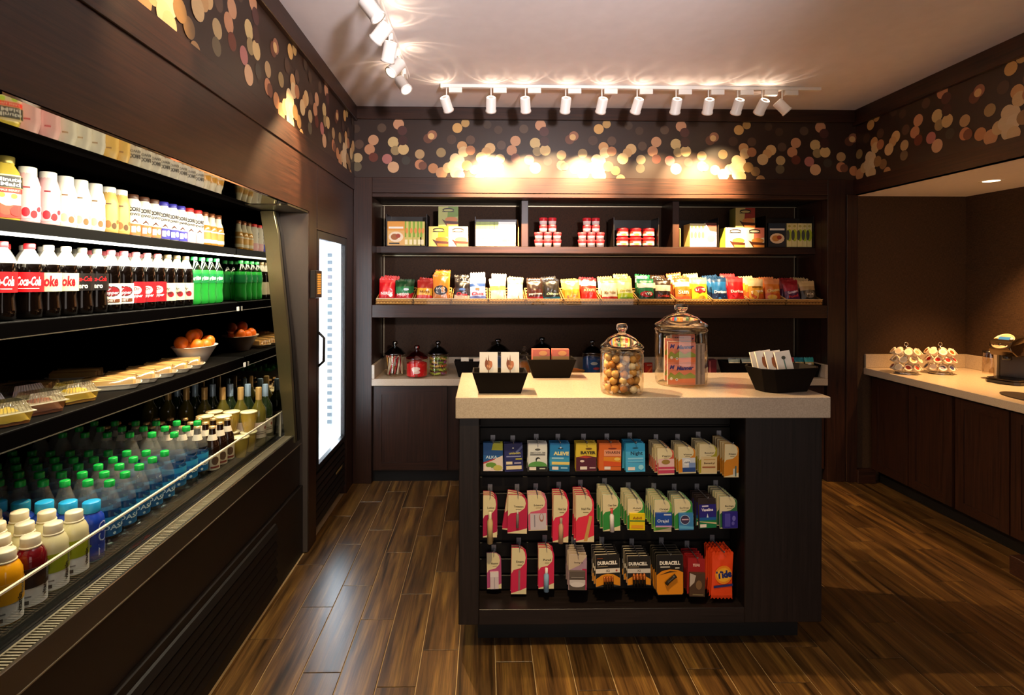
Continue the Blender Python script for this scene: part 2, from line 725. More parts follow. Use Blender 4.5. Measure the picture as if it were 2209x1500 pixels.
# ---- bokeh wall print: one printed strip on each wall, discs repeat every 1.087 m
BOKEH = [(-0.961, 2.588, 0.0354, '5a4334'), (-0.972, 2.484, 0.0371, 'c2a473'), (-0.976, 2.416, 0.0354, '6b5f45'), (-0.853, 2.621, 0.0403, 'd09a70'), (-0.881, 2.549, 0.0403, 'c98f66'), (-0.852, 2.489, 0.0363, '6a3322'), (-0.789, 2.714, 0.0346, '5b4636'), (-0.661, 2.743, 0.0419, 'd39a72'), (-0.633, 2.695, 0.0371, '54302c'), (-0.701, 2.605, 0.0419, 'd9bb7e'), (-0.685, 2.542, 0.0363, 'a18a5c'), (-0.624, 2.551, 0.0419, 'dcb97c'), (-0.629, 2.619, 0.0371, '43241e'), (-0.748, 2.477, 0.0387, 'b9746a'), (-0.7, 2.414, 0.0435, 'dcae80'), (-0.604, 2.466, 0.0338, '3f3a30'), (-0.499, 2.515, 0.0371, 'b99668'), (-0.498, 2.436, 0.0387, 'c9865c'), (-0.435, 2.635, 0.0371, '6b3f2c'), (-0.404, 2.662, 0.0371, 'a0694c'), (-0.412, 2.653, 0.0242, 'e6b878'), (-0.336, 2.528, 0.0371, 'a58a5a'), (-0.396, 2.407, 0.0387, 'c98a58'), (-0.331, 2.372, 0.0451, 'd39a68'), (-0.283, 2.412, 0.0403, 'dcb882'), (-0.256, 2.629, 0.0371, '4d3527'), (-0.212, 2.717, 0.0387, 'e0ae66'), (-0.151, 2.755, 0.0322, 'c9a060'), (-0.175, 2.578, 0.0387, 'dba468'), (-0.163, 2.535, 0.0419, 'e8c48c'), (-0.111, 2.546, 0.0371, 'b8794f'), (-0.111, 2.626, 0.0354, '5c4230'), (-0.227, 2.481, 0.0419, 'ecd0a0'), (-0.195, 2.469, 0.0387, 'ecd0a0'), (-0.247, 2.428, 0.0403, 'eccfa0'), (-0.195, 2.421, 0.0419, 'f0d8ac'), (-0.223, 2.372, 0.0435, 'eccfa0'), (-0.195, 2.356, 0.0403, 'e6c490'), (0.038, 2.563, 0.0419, 'e2b87c'), (0.01, 2.535, 0.0371, 'd8a86c'), (-0.026, 2.49, 0.0435, 'e6c088'), (0.018, 2.744, 0.0322, '473628'), (0.102, 2.705, 0.0322, '4a3526'), (-0.082, 2.397, 0.0371, '8a6a44'), (-0.042, 2.333, 0.0354, 'b98f5c'), (-0.138, 2.429, 0.0403, '9a7648'), (-0.476, 2.427, 0.0322, '7a4a34')]


def clip(poly, axis, lim, keep_less):
    out = []
    for i, p in enumerate(poly):
        q = poly[(i + 1) % len(poly)]
        ip = (p[axis] <= lim) == keep_less
        iq = (q[axis] <= lim) == keep_less
        if ip:
            out.append(p)
        if ip != iq:
            t = (lim - p[axis]) / (q[axis] - p[axis])
            out.append(tuple(p[k] + (q[k] - p[k]) * t for k in (0, 1)))
    return out


def dim(c):
    return ''.join('%02x' % int(int(c[i:i + 2], 16) * 0.86) for i in (0, 2, 4))


def bokeh(name, s0, s1, z0, z1, put, parent):
    mb = MB()
    mb.add([put(s0, z0, 0), put(s1, z0, 0), put(s1, z1, 0), put(s0, z1, 0)], [(0, 1, 2, 3)], pm('2a1b13', 0.4))
    lay = 0
    for k in range(-5, 6):
        for n, (s, z, r, c) in enumerate(BOKEH):
            sc = s + k * 1.087
            if sc < s0 - r or sc > s1 + r:
                continue
            p = [(sc + r * math.cos(2 * PI * i / 16), z + r * math.sin(2 * PI * i / 16)) for i in range(16)]
            for ax, lim, less in ((0, s0, False), (0, s1, True), (1, z0, False), (1, z1, True)):
                p = clip(p, ax, lim, less)
                if len(p) < 3:
                    break
            if len(p) < 3:
                continue
            mb.add([put(a, b, 0.0004 + 0.00006 * n) for a, b in p], [tuple(range(len(p)))], pm(dim(c), 0.4))
    return struct(mb, name, parent)


bokeh('bokeh_print', -1.0, 2.88, 2.336, 2.777, lambda s, z, d: (s, 4.197 - d, z), wall_back)
bokeh('bokeh_print', -5.2, -1.0, 2.349, 2.766, lambda s, z, d: (-0.998 + d, 4.2 + (s + 1.0), z), wall_left)
bokeh('bokeh_print', 2.88, 7.0, 2.332, 2.752, lambda s, z, d: (2.878 - d, 4.2 - (s - 2.88), z), wall_right)

# ================================================================= built-in shelving on the back wall
XL, XR = -0.857, 2.648
struct(MB().box(-1.0, XL, 4.178, 4.26, 0, 2.335, WOODZ), 'trim_7', None, 0.003)
struct(MB().box(XR, 2.79, 4.178, 4.26, 0, 2.335, WOODZ), 'trim_8', None, 0.003)
sh = thing('built_in_shelving', 'dark wood built-in shelving across the back wall below the bokeh frieze', 'shelving', (0, 4.2, 0))


def part(mb, name, parent, bevel=0.0, label=None):
    px, py, pz = parent.location
    return mb.xf(Matrix.Translation((-px, -py, -pz))).build(name, parent, bevel=bevel, label=label)


part(MB().box(XL, XR, 4.178, 4.3, 2.215, 2.335, WOODX).box(XL, XR, 4.178, 4.26, 2.183, 2.213, WOODX), 'top_rail', sh, 0.003)
part(MB().box(XL - 0.02, XL, 4.26, 4.68, 0.907, 2.2, WOODZ), 'side_panel', sh)
part(MB().box(XR, XR + 0.02, 4.26, 4.68, 0.907, 2.2, WOODZ), 'side_panel', sh)
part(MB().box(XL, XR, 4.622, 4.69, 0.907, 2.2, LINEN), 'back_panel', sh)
part(MB().box(XL, XR, 4.26, 4.62, 2.185, 2.2, BLACK), 'top_panel', sh)
part(MB().box(XL, XR, 4.335, 4.62, 1.766, 1.818, WOODX), 'shelf', sh, 0.002)
part(MB().box(XL, XR, 4.182, 4.62, 1.264, 1.362, WOODX), 'shelf', sh, 0.002)
for dx in (0.318, 1.525):
    part(MB().box(dx - 0.027, dx + 0.027, 4.338, 4.62, 1.818, 2.185, WOODZ), 'divider', sh, 0.002)
# slim metal pilaster strips in the back corners
for dx in (XL + 0.012, XR - 0.012):
    part(MB().box(dx - 0.003, dx + 0.003, 4.612, 4.62, 0.91, 2.18, STEEL), 'shelf_standard', sh)
for z0 in (2.172, 1.752):
    part(MB().box(XL, XR, 4.606, 4.62, z0, z0 + 0.008, STEEL), 'edge_strip', sh)

# worktop under the shelves
wt = thing('back_worktop', 'cream quartz worktop with low upstands along the back shelving', 'worktop', (0, 4.2, 0.745))
part(MB().box(XL, XR, 4.168, 4.62, 0.745, 0.798, QUARTZ), 'slab', wt, 0.003)
part(MB().box(XL, XL + 0.022, 4.17, 4.62, 0.798, 0.905, QUARTZ), 'side_upstand', wt, 0.002)
part(MB().box(XR - 0.022, XR, 4.17, 4.62, 0.798, 0.905, QUARTZ), 'side_upstand', wt, 0.002)
part(MB().box(XL, XR, 4.60, 4.62, 0.798, 0.905, QUARTZ), 'back_upstand', wt, 0.002)

# base cabinets under it


def shaker(mb, u0, u1, z0, z1, put, fr=0.06):
    """framed door drawn in (u, depth, z): frame pieces proud of a recessed panel"""
    def b(a0, a1, d0, d1, c0, c1, m):
        st = len(mb.v)
        mb.box(a0, a1, d0, d1, c0, c1, m)
        mb.map(put, st)
    b(u0, u0 + fr, 0, 0.022, z0, z1, WOODZ)
    b(u1 - fr, u1, 0, 0.022, z0, z1, WOODZ)
    b(u0 + fr, u1 - fr, 0, 0.022, z0, z0 + fr, WOODX)
    b(u0 + fr, u1 - fr, 0, 0.022, z1 - fr, z1, WOODX)
    b(u0 + fr, u1 - fr, 0.008, 0.018, z0 + fr, z1 - fr, WOODZ)
    return mb


cw = (XR - XL) / 6
cab_words = ['below the candy jars, beside the fridge', 'second from the fridge, half hidden by the island', 'third from the fridge, behind the island',
             'fourth from the fridge, behind the island', 'fifth from the fridge, behind the island', 'at the far end, beside the coffee niche']
for i in range(6):
    x0 = XL + i * cw
    t = thing('base_cabinet', 'dark wood base cabinet ' + cab_words[i], 'cabinet', (x0, 4.2, 0), 0, 'base cabinets under the back shelving')
    part(MB().box(x0, x0 + cw, 4.22, 4.62, 0.085, 0.744, WOODZ), 'carcass', t)
    part(MB().box(x0, x0 + cw, 4.235, 4.6, 0, 0.085, BLACK), 'toe_kick', t)
    part(shaker(MB(), x0 + 0.012, x0 + cw - 0.012, 0.095, 0.735, lambda u, d, z: (u, 4.197 + d, z)), 'door', t)

# ================================================================= coffee niche on the right
ct = thing('coffee_worktop', 'cream quartz coffee worktop with upstands in the niche', 'worktop', (2.95, 4.2, 0.83))
part(MB().box(2.945, 3.75, 1.2, 4.2, 0.828, 0.88, QUARTZ), 'slab', ct, 0.003)
part(MB().box(2.95, 3.75, 4.18, 4.2, 0.88, 0.985, QUARTZ), 'side_upstand', ct, 0.002)
part(MB().box(3.73, 3.75, 1.2, 4.18, 0.88, 0.985, QUARTZ), 'back_upstand', ct, 0.002)
cwords = ['under the coffee pod carousels', 'under the coffee machine', 'nearest the room entrance, past the coffee machine']
for i in range(3):
    y1 = 4.17 - i * 0.745
    y0 = y1 - 0.745
    t = thing('coffee_cabinet', 'dark wood two-door cabinet ' + cwords[i], 'cabinet', (2.98, y1, 0), 0, 'cabinets under the coffee worktop')
    part(MB().box(3.005, 3.74, y0, y1, 0.1, 0.827, WOODZ), 'carcass', t)
    part(MB().box(3.05, 3.7, y0, y1, 0, 0.1, BLACK), 'toe_kick', t)
    for k in range(2):
        ya = y1 - 0.015 - k * 0.365
        part(shaker(MB(), ya - 0.355, ya, 0.11, 0.815, lambda u, d, z: (2.98 + d, u, z)), 'door', t)

# recessed downlights of the niche, the second one is added out of view to light the machine
DGLOW = emit('downlight_glow', (1, 0.72, 0.42), 8)
for dy, wn, ds in ((3.54, 260, 'small round recessed downlight glowing in the niche soffit above the coffee pods'), (2.35, 130, 'small round added downlight out of view in the niche soffit nearer the room entrance')):
    dl = thing('recessed_downlight', ds, 'light', (3.33, dy, 2.212))
    part(MB().lathe([(0.045, 0.0), (0.062, -0.004), (0.066, 0.0)], WHITE, 24, (3.33, dy, 2.212)), 'trim_ring', dl)
    part(MB().lathe([(0.0005, -0.0005), (0.045, -0.001)], DGLOW, 24, (3.33, dy, 2.212)), 'lens', dl)
    lamp_spot('niche_lamp', (3.33, dy, 2.19), (3.42, dy, 0.9), wn, 78, 1.0, (1.0, 0.54, 0.2), 0.04)

# ================================================================= island
isl = thing('display_island', 'dark wood island cabinet with a slatted packet display in its front', 'cabinet', (0, 2.27, 0))
IX0, IX1, IY0, IY1 = -0.105, 1.417, 2.268, 2.83
part(MB().box(IX0, -0.02, IY0, IY1, 0.12, 0.982, WOODI), 'side_post', isl, 0.003)
part(MB().box(1.09, IX1, IY0, IY1, 0.12, 0.982, WOODI), 'side_panel', isl, 0.003)
part(MB().box(-0.02, 1.09, IY0, 2.42, 0.12, 0.184, WOODIX), 'bottom_rail', isl, 0.002)
part(MB().box(-0.02, 1.09, 2.42, IY1, 0.12, 0.982, WOODI), 'back_box', isl)
part(MB().box(-0.025, 1.373, 2.37, 2.75, 0, 0.12, BLACK), 'toe_kick', isl)
SLATM = pm('0d0a09', 0.5, spec=0.2)
for k in range(11):
    z0 = 0.19 + k * 0.0722
    part(MB().box(-0.02, 1.09, 2.402, 2.419, z0, min(z0 + 0.064, 0.98), SLATM), 'slat', isl, 0.003)
it = thing('island_worktop', 'thick cream quartz worktop on top of the display island', 'worktop', (0, 2.25, 0.98))
part(MB().box(-0.118, 1.437, 2.243, 2.845, 0.982, 1.07, QUARTZ), 'slab', it, 0.003)

# ================================================================= track lights
LAMPW = pm('e9e4dc', 0.4)
GLOW = emit('lamp_glow', (1, 0.74, 0.42), 9)
RING = emit('lamp_ring', (1, 0.86, 0.66), 3.0)
tb = thing('light_track', 'white ceiling light track running parallel to the back wall', 'track', (1.0, 3.7, CZ))
part(MB().box(-0.29, 2.29, 3.683, 3.717, CZ - 0.022, CZ - 0.0005, LAMPW), 'rail', tb, 0.002)
part(MB().box(-0.30, -0.285, 3.68, 3.72, CZ - 0.026, CZ - 0.0005, LAMPW), 'end_cap', tb)
tl = thing('light_track', 'white ceiling light track running along the cooler side', 'track', (-0.5, 2.9, CZ))
part(MB().box(-0.517, -0.483, 1.6, 3.52, CZ - 0.022, CZ - 0.0005, LAMPW), 'rail', tl, 0.002)


def ring_light(o):
    """light escaping through the rear slot of the lamp: a faint cone with brighter rings"""
    l = o.data
    l.use_nodes = True
    nt = l.node_tree
    e = nt.nodes['Emission']
    tc = nt.nodes.new('ShaderNodeTexCoord')
    sp = nt.nodes.new('ShaderNodeSeparateXYZ')
    ab = nt.nodes.new('ShaderNodeMath')
    ab.operation = 'ABSOLUTE'
    r = nt.nodes.new('ShaderNodeValToRGB')
    el = r.color_ramp.elements
    el[0].position, el[0].color = 0.0, (0.1, 0.1, 0.1, 1)
    el[1].position, el[1].color = 1.0, (0.35, 0.35, 0.35, 1)
    for p, v in ((0.66, 0.2), (0.70, 1.0), (0.73, 0.3), (0.80, 0.3), (0.84, 0.75), (0.87, 0.25), (0.93, 0.25), (0.965, 0.6)):
        k = el.new(p)
        k.color = (v, v, v, 1)
    nt.links.new(tc.outputs['Normal'], sp.inputs[0])
    nt.links.new(sp.outputs[2], ab.inputs[0])
    nt.links.new(ab.outputs[0], r.inputs[0])
    nt.links.new(r.outputs[0], e.inputs[1])


def spot_head(x, y, d, label, group, watt, deg, box_dx=0.06, box_dy=0.0, up=1.6):
    d = Vector(d).normalized()
    t = thing('track_spot', label, 'spotlight', (x, y, CZ - 0.022), 0, group)
    bx, by = (0.045, 0.014) if box_dx else (0.014, 0.045)
    MB().box(box_dx - bx, box_dx + bx, box_dy - by, box_dy + by, -0.034, 0, LAMPW).build('adapter', t, bevel=0.002)
    MB().tube([(0, 0, 0), (0, 0, -0.075)], 0.005, LAMPW, 6).build('stem', t)
    q = (-d).to_track_quat('Z', 'Y').to_matrix().to_4x4()
    c = Vector((0, 0, -0.11))
    M = Matrix.Translation(c) @ q
    R = 0.034
    mb = MB().lathe([(R - 0.004, -0.05), (R + 0.003, -0.052), (R + 0.003, -0.04), (R, -0.038), (R, 0.046), (R - 0.004, 0.05)], LAMPW, 20)
    mb.lathe([(0.0005, 0.049), (0.017, 0.049)], LAMPW, 20)
    mb.xf(M).build('lamp_body', t)
    MB().lathe([(0.017, 0.0495), (R - 0.004, 0.0495)], RING, 20).xf(M).build('vent_ring', t)
    MB().lathe([(0.0005, -0.047), (R - 0.004, -0.048)], GLOW, 20).xf(M).build('lens', t)
    base = Vector((x, y, CZ - 0.022)) + c
    p = base + d * 0.06
    lamp_spot('track_lamp', p, p + d, watt, deg, 1.0 if box_dx else 0.6, WARM, 0.012)
    if up:
        pu = base - d * 0.065
        ring_light(lamp_spot('track_leak', pu, pu - d, up, 150, 0.3, (1.0, 0.72, 0.5), 0.006))
    return t


HB = [(962, 0.25, 90, 60), (1058, 0.0, 1150, 54), (1132, 0.1, 500, 54), (1219, 0.0, 130, 60), (1297, -0.05, 760, 54), (1373, -0.1, 150, 60), (1457, 0.05, 150, 60),
      (1527, 0.1, 420, 60), (1590, 0.0, 720, 54), (1642, -0.1, 60, 60), (1686, 0.5, 8, 60)]
HX = [-0.260, 0.040, 0.273, 0.546, 0.792, 1.033, 1.299, 1.521, 1.722, 1.888, 2.028]
for i, (u, dx, w, deg) in enumerate(HB):
    dy = 0.62 if i not in (9,) else 0.75
    d = (dx, dy, -0.68) if i < 10 else (0.65, -0.1, -0.7)
    spot_head(HX[i], 3.7, d, 'white cylinder spotlight, %s from the cooler on the back track' % ORD[i], 'spotlights on the back track', w, deg)
HL = [(1.75, (-0.62, -0.1, -0.5), 40, 44, 'aimed at the fascia, out at the near end'), (2.41, (1.3, 0.2, -1.68), 300, 62, 'aimed away from the cooler, near the entrance'), (2.64, (-0.5, 0.2, -0.5), 80, 44, 'aimed at the fascia, between two others'),
      (2.86, (-0.28, 0.5, -0.85), 50, 60, 'with a bright rear ring, in the middle'), (3.07, (-0.5, -0.36, -0.72), 300, 42, 'aimed at the fascia, next to the last'),
      (3.34, (1.1, -0.84, -1.68), 300, 62, 'glowing lens facing the room, farthest')]
for y, d, w, deg, lab in HL:
    spot_head(-0.5, y, d, 'white spotlight on the cooler-side track, ' + lab, 'spotlights on the cooler-side track', w, deg, 0.0, 0.07)


# ================================================================= open display cooler in the left wall
ck = thing('open_display_cooler', 'tall open refrigerated display cooler built into the wood wall, filled with drinks', 'cooler', (-1.5, 2.1, 0))
CY0, CY1 = 1.154, 3.03
INNER = pm('050404', 0.9, spec=0.0)
SHELFM = pm('080706', 0.6, spec=0.08)
OLIVE = pm('6e664a', 0.32, 0.9)
part(MB().box(-2.0, -1.96, CY0, 3.12, 0.08, 1.93, INNER), 'back_panel', ck)
part(MB().box(-1.96, -1.22, CY0, 3.12, 1.927, 1.937, INNER), 'ceiling_panel', ck)
part(MB().box(-1.218, -1.003, CY0, 2.46, 1.934, 1.940, MIRROR).box(-1.218, -1.003, 2.463, 2.80, 1.934, 1.940, MIRROR), 'canopy_mirror', ck)
part(MB().box(-1.23, -1.218, CY0, 3.0, 1.922, 1.940, INNER), 'canopy_lip', ck)
part(MB().box(-1.218, -1.003, 2.80, 3.125, 1.930, 1.940, pm('3b372a', 0.4, 0.5)), 'canopy_end', ck)
part(MB().prism([(-1.96, 0.66), (-1.075, 0.66), (-1.13, 1.2), (-1.2, 1.80), (-1.225, 1.927), (-1.96, 1.927)], CY1, CY1 + 0.01, pm('9c9a90', 0.03, 1.0)), 'end_mirror', ck)
part(MB().prism([(-1.085, 0.66), (-1.028, 0.66), (-1.062, 1.2), (-1.125, 1.80), (-1.152, 1.927), (-1.225, 1.927), (-1.205, 1.80), (-1.14, 1.2)], CY1 - 0.03, CY1 - 0.001, OLIVE), 'end_frame', ck, 0.002)
part(MB().prism([(-1.96, 0.66), (-1.028, 0.66), (-1.062, 1.2), (-1.125, 1.80), (-1.152, 1.927), (-1.96, 1.927)], CY1 + 0.011, CY1 + 0.05, BLACKM), 'end_panel', ck)
part(MB().prism([(-1.96, 0.66), (-1.06, 0.66), (-1.15, 1.927), (-1.96, 1.927)], CY0 - 0.012, CY0 - 0.002, BLACKM), 'end_panel', ck)
part(MB().box(-1.16, -1.002, 3.122, 3.134, 0.005, 1.928, pm('5a5048', 0.42, 0.55)).box(-1.9, -1.16, 3.122, 3.134, 0.005, 1.928, BLACKM), 'side_cladding', ck)
part(MB().box(-1.95, -1.118, CY0, CY1, 0.65, 0.69, SHELFM), 'deck', ck)
GL = glassy('f4f7f2', 0.5, 0.04)
part(MB().box(-1.124, -1.118, CY0, CY1, 0.692, 0.817, GL), 'front_glass', ck)
part(MB().box(-1.125, -1.117, CY0, CY1, 0.817, 0.822, pm('d9cfb4', 0.2)), 'glass_edge', ck)
part(MB().box(-1.125, -1.117, CY1 - 0.008, CY1 - 0.002, 0.69, 0.82, pm('d9cfb4', 0.2)), 'glass_edge', ck)
g = MB()
k = CY0 + 0.005
while k < CY1 - 0.01:
    g.box(-1.089, -1.047, k, k + 0.0045, 0.692, 0.699, STEEL)
    k += 0.0105
g.box(-1.094, -1.088, CY0, CY1, 0.685, 0.6995, STEEL)
gr = part(g, 'air_grille', ck)
gr['kind'] = 'stuff'
part(MB().box(-1.117, -1.094, CY0, CY1, 0.66, 0.6901, BLACKM).box(-1.11, -1.045, CY0, CY1, 0.64, 0.66, INNER), 'air_slot', ck)
part(MB().box(-1.048, -1.036, CY0, 3.115, 0.626, 0.7005, pm('6a665a', 0.2, 0.8)), 'front_rail', ck, 0.002)
part(MB().box(-1.049, -1.0345, CY0, 3.115, 0.622, 0.626, STEEL), 'rail_edge', ck)
part(MB().box(-1.9, -1.046, CY0, 3.12, 0.39, 0.626, pm('1a120c', 0.45)), 'base_panel', ck)
part(MB().box(-1.9, -1.028, CY0, 3.12, 0.0, 0.386, pm('120c08', 0.5)), 'lower_base', ck)
for k in range(7):
    z0 = 0.07 + k * 0.042
    part(MB().prism([(-1.028, z0), (-1.008, z0 + 0.004), (-1.018, z0 + 0.03), (-1.028, z0 + 0.032)], 1.3, 2.7, pm('0f0b08', 0.5)), 'louver', ck)

LED = emit('cooler_led', (1.0, 0.93, 0.78), 9)
DIMRAIL = pm('8d8778', 0.25, 0.8)


def cooler_shelf(zt, xf, thick, rail, led):
    s = part(MB().box(-1.955, xf, CY0, CY1 - 0.003, zt - thick, zt, SHELFM), 'shelf', ck, 0.002)
    lx, ly = -1.5, 2.1
    def sub(mb, n):
        o = mb.xf(Matrix.Translation((-ck.location.x, -ck.location.y, 0))).build(n, s)
        return o
    if rail:
        sub(MB().box(xf + 0.001, xf + 0.006, CY0, CY1 - 0.01, zt - rail, zt - 0.004, INNER).box(xf + 0.001, xf + 0.009, CY0, CY1 - 0.01, zt - rail - 0.003, zt - rail, DIMRAIL), 'price_rail')
        sub(MB().box(xf + 0.001, xf + 0.012, CY1 - 0.03, CY1 - 0.01, zt - rail - 0.004, zt - rail + 0.02, WHITE), 'rail_bracket')
    if led:
        sub(MB().box(xf - 0.024, xf - 0.006, CY0 + 0.02, CY1 - 0.02, zt - thick - 0.010, zt - thick - 0.001, LED), 'led_tube')


S1, S2, S3, DECK = 1.722, 1.428, 1.128, 0.69
cooler_shelf(S1, -1.365, 0.035, 0.0, True)
cooler_shelf(S2, -1.355, 0.03, 0.045, False)
cooler_shelf(S3, -1.318, 0.03, 0.05, False)
CLED = (1.0, 0.9, 0.68)
lamp_area('cooler_canopy_led', (-1.03, 2.08, 1.926), (-1.42, 2.08, 1.55), 1.85, 0.03, 24, CLED).rotation_euler
lamp_area('cooler_shelf_led', (-1.375, 2.08, 1.662), (-1.43, 2.08, 1.45), 1.85, 0.02, 8, CLED)
for _n, _ex in (('cooler_canopy_led', 0), ('cooler_shelf_led', 0)):
    o = bpy.data.objects[_n]
    d = (Vector((-0.26, 0, -0.42)) if _n == 'cooler_canopy_led' else Vector((-0.06, 0, -0.25)))
    z = -d.normalized()
    x = Vector((0, 1, 0))
    y = z.cross(x)
    o.data.spread = math.radians(140 if _n == 'cooler_canopy_led' else 150)
    o.rotation_euler = Matrix((x, y, z)).transposed().to_euler()

# ================================================================= upright glass-door fridge
uf = thing('glass_door_fridge', 'upright glass-door fridge glowing white, set in the wood wall', 'fridge', (-1.3, 3.63, 0))
FW = pm('eef2f5', 0.35)
li = MB()
li.box(-1.72, -1.70, 3.30, 3.965, 0.42, 1.84, FW)
li.box(-1.70, -1.03, 3.955, 3.965, 0.42, 1.84, FW)
li.box(-1.70, -1.03, 3.30, 3.31, 0.42, 1.84, FW)
li.box(-1.70, -1.03, 3.31, 3.955, 0.42, 0.43, FW)
li.box(-1.70, -1.03, 3.31, 3.955, 1.83, 1.84, FW)
part(li, 'liner', uf)
part(MB().box(-1.76, -1.03, 3.285, 3.299, 0.03, 1.85, BLACKM).box(-1.76, -1.03, 3.966, 3.98, 0.03, 1.85, BLACKM).box(-1.76, -1.725, 3.285, 3.98, 0.03, 1.85, BLACKM)
     .box(-1.76, -1.03, 3.285, 3.98, 1.8405, 1.85, BLACKM).box(-1.76, -1.03, 3.285, 3.98, 0.03, 0.415, BLACKM), 'cabinet_body', uf)
df = MB()
df.box(-1.028, -1.0, 3.285, 3.325, 0.40, 1.848, BLACKM)
df.box(-1.028, -1.0, 3.935, 3.98, 0.40, 1.848, BLACKM)
df.box(-1.028, -1.0, 3.325, 3.935, 1.80, 1.848, BLACKM)
df.box(-1.028, -1.0, 3.325, 3.935, 0.40, 0.432, BLACKM)
part(df, 'door_frame', uf, 0.002)
part(MB().box(-1.018, -1.012, 3.325, 3.935, 0.432, 1.80, glassy('fbfdff', 0.35, 0.03)), 'glass_pane', uf)
part(MB().tube([(-1.0, 3.312, 1.03), (-0.968, 3.312, 1.06), (-0.966, 3.312, 1.20), (-1.0, 3.312, 1.235)], 0.008, BLACKM, 8), 'handle', uf)
for k in range(7):
    z0 = 0.07 + k * 0.045
    part(MB().prism([(-1.03, z0), (-1.004, z0 + 0.004), (-1.012, z0 + 0.032), (-1.03, z0 + 0.034)], 3.29, 3.975, pm('17120f', 0.4)), 'louver', uf)
part(MB().box(-1.0035, -1.0015, 3.72, 3.88, 0.23, 0.245, pm('8a7a50', 0.4)), 'name_strip', uf)
LEDW = emit('fridge_led', (0.86, 0.95, 1.0), 7)
part(MB().box(-1.05, -1.035, 3.93, 3.953, 0.45, 1.81, LEDW), 'led_strip', uf)
part(MB().box(-1.05, -1.035, 3.312, 3.33, 0.45, 1.81, LEDW), 'led_strip', uf)
pst = MB().box(-1.135, -1.085, 3.945, 3.954, 0.5, 1.78, pm('c9d2d8', 0.4))
part(pst, 'shelf_standard', uf)
for k in range(24):
    z0 = 0.52 + k * 0.052
    part(MB().box(-1.125, -1.095, 3.938, 3.946, z0, z0 + 0.024, pm('5f6b72', 0.4)), 'standard_slot', uf)
for z0 in (0.74, 1.02, 1.30, 1.56):
    w = MB()
    for k in range(16):
        w.tube([(-1.68, 3.32 + k * 0.041, z0), (-1.14, 3.32 + k * 0.041, z0)], 0.0022, FW, 4)
    for xx in (-1.68, -1.4, -1.145):
        w.tube([(xx, 3.315, z0 - 0.003), (xx, 3.938, z0 - 0.003)], 0.003, FW, 4)
    part(w, 'wire_shelf', uf)
lamp_area('fridge_led_light', (-1.06, 3.92, 1.12), (-1.3, 3.5, 1.12), 0.03, 1.3, 12, (0.85, 0.94, 1.0))
lamp_area('fridge_led_light', (-1.06, 3.33, 1.12), (-1.3, 3.7, 1.12), 0.03, 1.3, 12, (0.85, 0.94, 1.0))
fz = [(0.745, 3.42, 'd98a8a', 'pink'), (0.745, 3.62, 'e3b35a', 'amber'), (1.025, 3.42, 'c9d8ea', 'pale blue'), (1.025, 3.62, 'd05a50', 'red'), (1.305, 3.42, 'e8d3d0', 'blush'),
      (1.305, 3.62, 'b8d8c4', 'mint'), (1.565, 3.42, 'f0d070', 'yellow'), (1.565, 3.62, 'd6a0c8', 'lilac'), (0.434, 3.42, 'c23b35', 'scarlet'), (0.434, 3.62, 'efe8e0', 'white')]
for z0, y0, c, nm in fz:
    t = thing('frozen_meal_box', nm + ' frozen food carton on a shelf of the glass-door fridge', 'carton', (-1.25, y0, z0), PI / 2, 'frozen food cartons in the fridge')
    MB().box(-0.075, 0.075, -0.06, 0.06, 0.001, 0.19, pm(c)).build('carton', t, bevel=0.003)
    MB().art([('r', 0.08, 0.92, 0.55, 0.9, 'ffffff'), ('e', 0.5, 0.28, 0.3, 0.18, 'a8683c')], 0.15, 0.19, -0.0602, -0.075).build('front_print', t)

# wall unit with amber display on the pier
wd = thing('wall_mounted_controller', 'dark wall box with an amber lit ribbed panel on the wood pier', 'controller', (-0.998, 3.19, 1.52))
part(MB().box(-0.9985, -0.965, 3.145, 3.262, 1.445, 1.605, pm('1f1a14', 0.4)), 'housing', wd, 0.003)
am = MB()
for k in range(9):
    am.box(-0.966, -0.962, 3.175, 3.235, 1.468 + k * 0.0135, 1.468 + k * 0.0135 + 0.010, pm('d99a3c', 0.4, emit=0.5))
part(am, 'amber_panel', wd)


# ================================================================= bottles
def band(r, z0, z1, base, items=(), sq=None, n=28):
    """label wrapped round a bottle; items in shares of circumference and height, 0.5 = front"""
    w = 2 * PI * r
    mb = MB().rect(-w / 2, w / 2, z0, z1, -0.0004, pm(base), n, 1)
    mb.art(items, w, z1 - z0, -0.0006, -w / 2, z0, seg=28)
    return mb.wrap(r, 0, sq)


def capmb(r, z0, z1, m, n=16):
    return MB().lathe([(r * 0.98, z0), (r, z0 + 0.002), (r, z1 - 0.002), (r - 0.002, z1), (0.0005, z1)], m, n)


COLA = pm('060302', 0.08, spec=0.5)
NECKGLOW = milky('f4efe2', 0.5, 0.12)  # milky white stands in for LED glow in the clear necks
KIND = {}


def kind(name, thing_name, cat, parts):
    KIND[name] = (thing_name, cat, [(pn, mb.mesh(pn)) for pn, mb in parts])


def place(k, x, y, z, rz, label, group=None):
    tn, cat, parts = KIND[k]
    t = thing(tn, label, cat, (x, y, z), rz, group)
    for pn, me in parts:
        o = bpy.data.objects.new(pn, me)
        COL.objects.link(o)
        o.parent = t
    return t


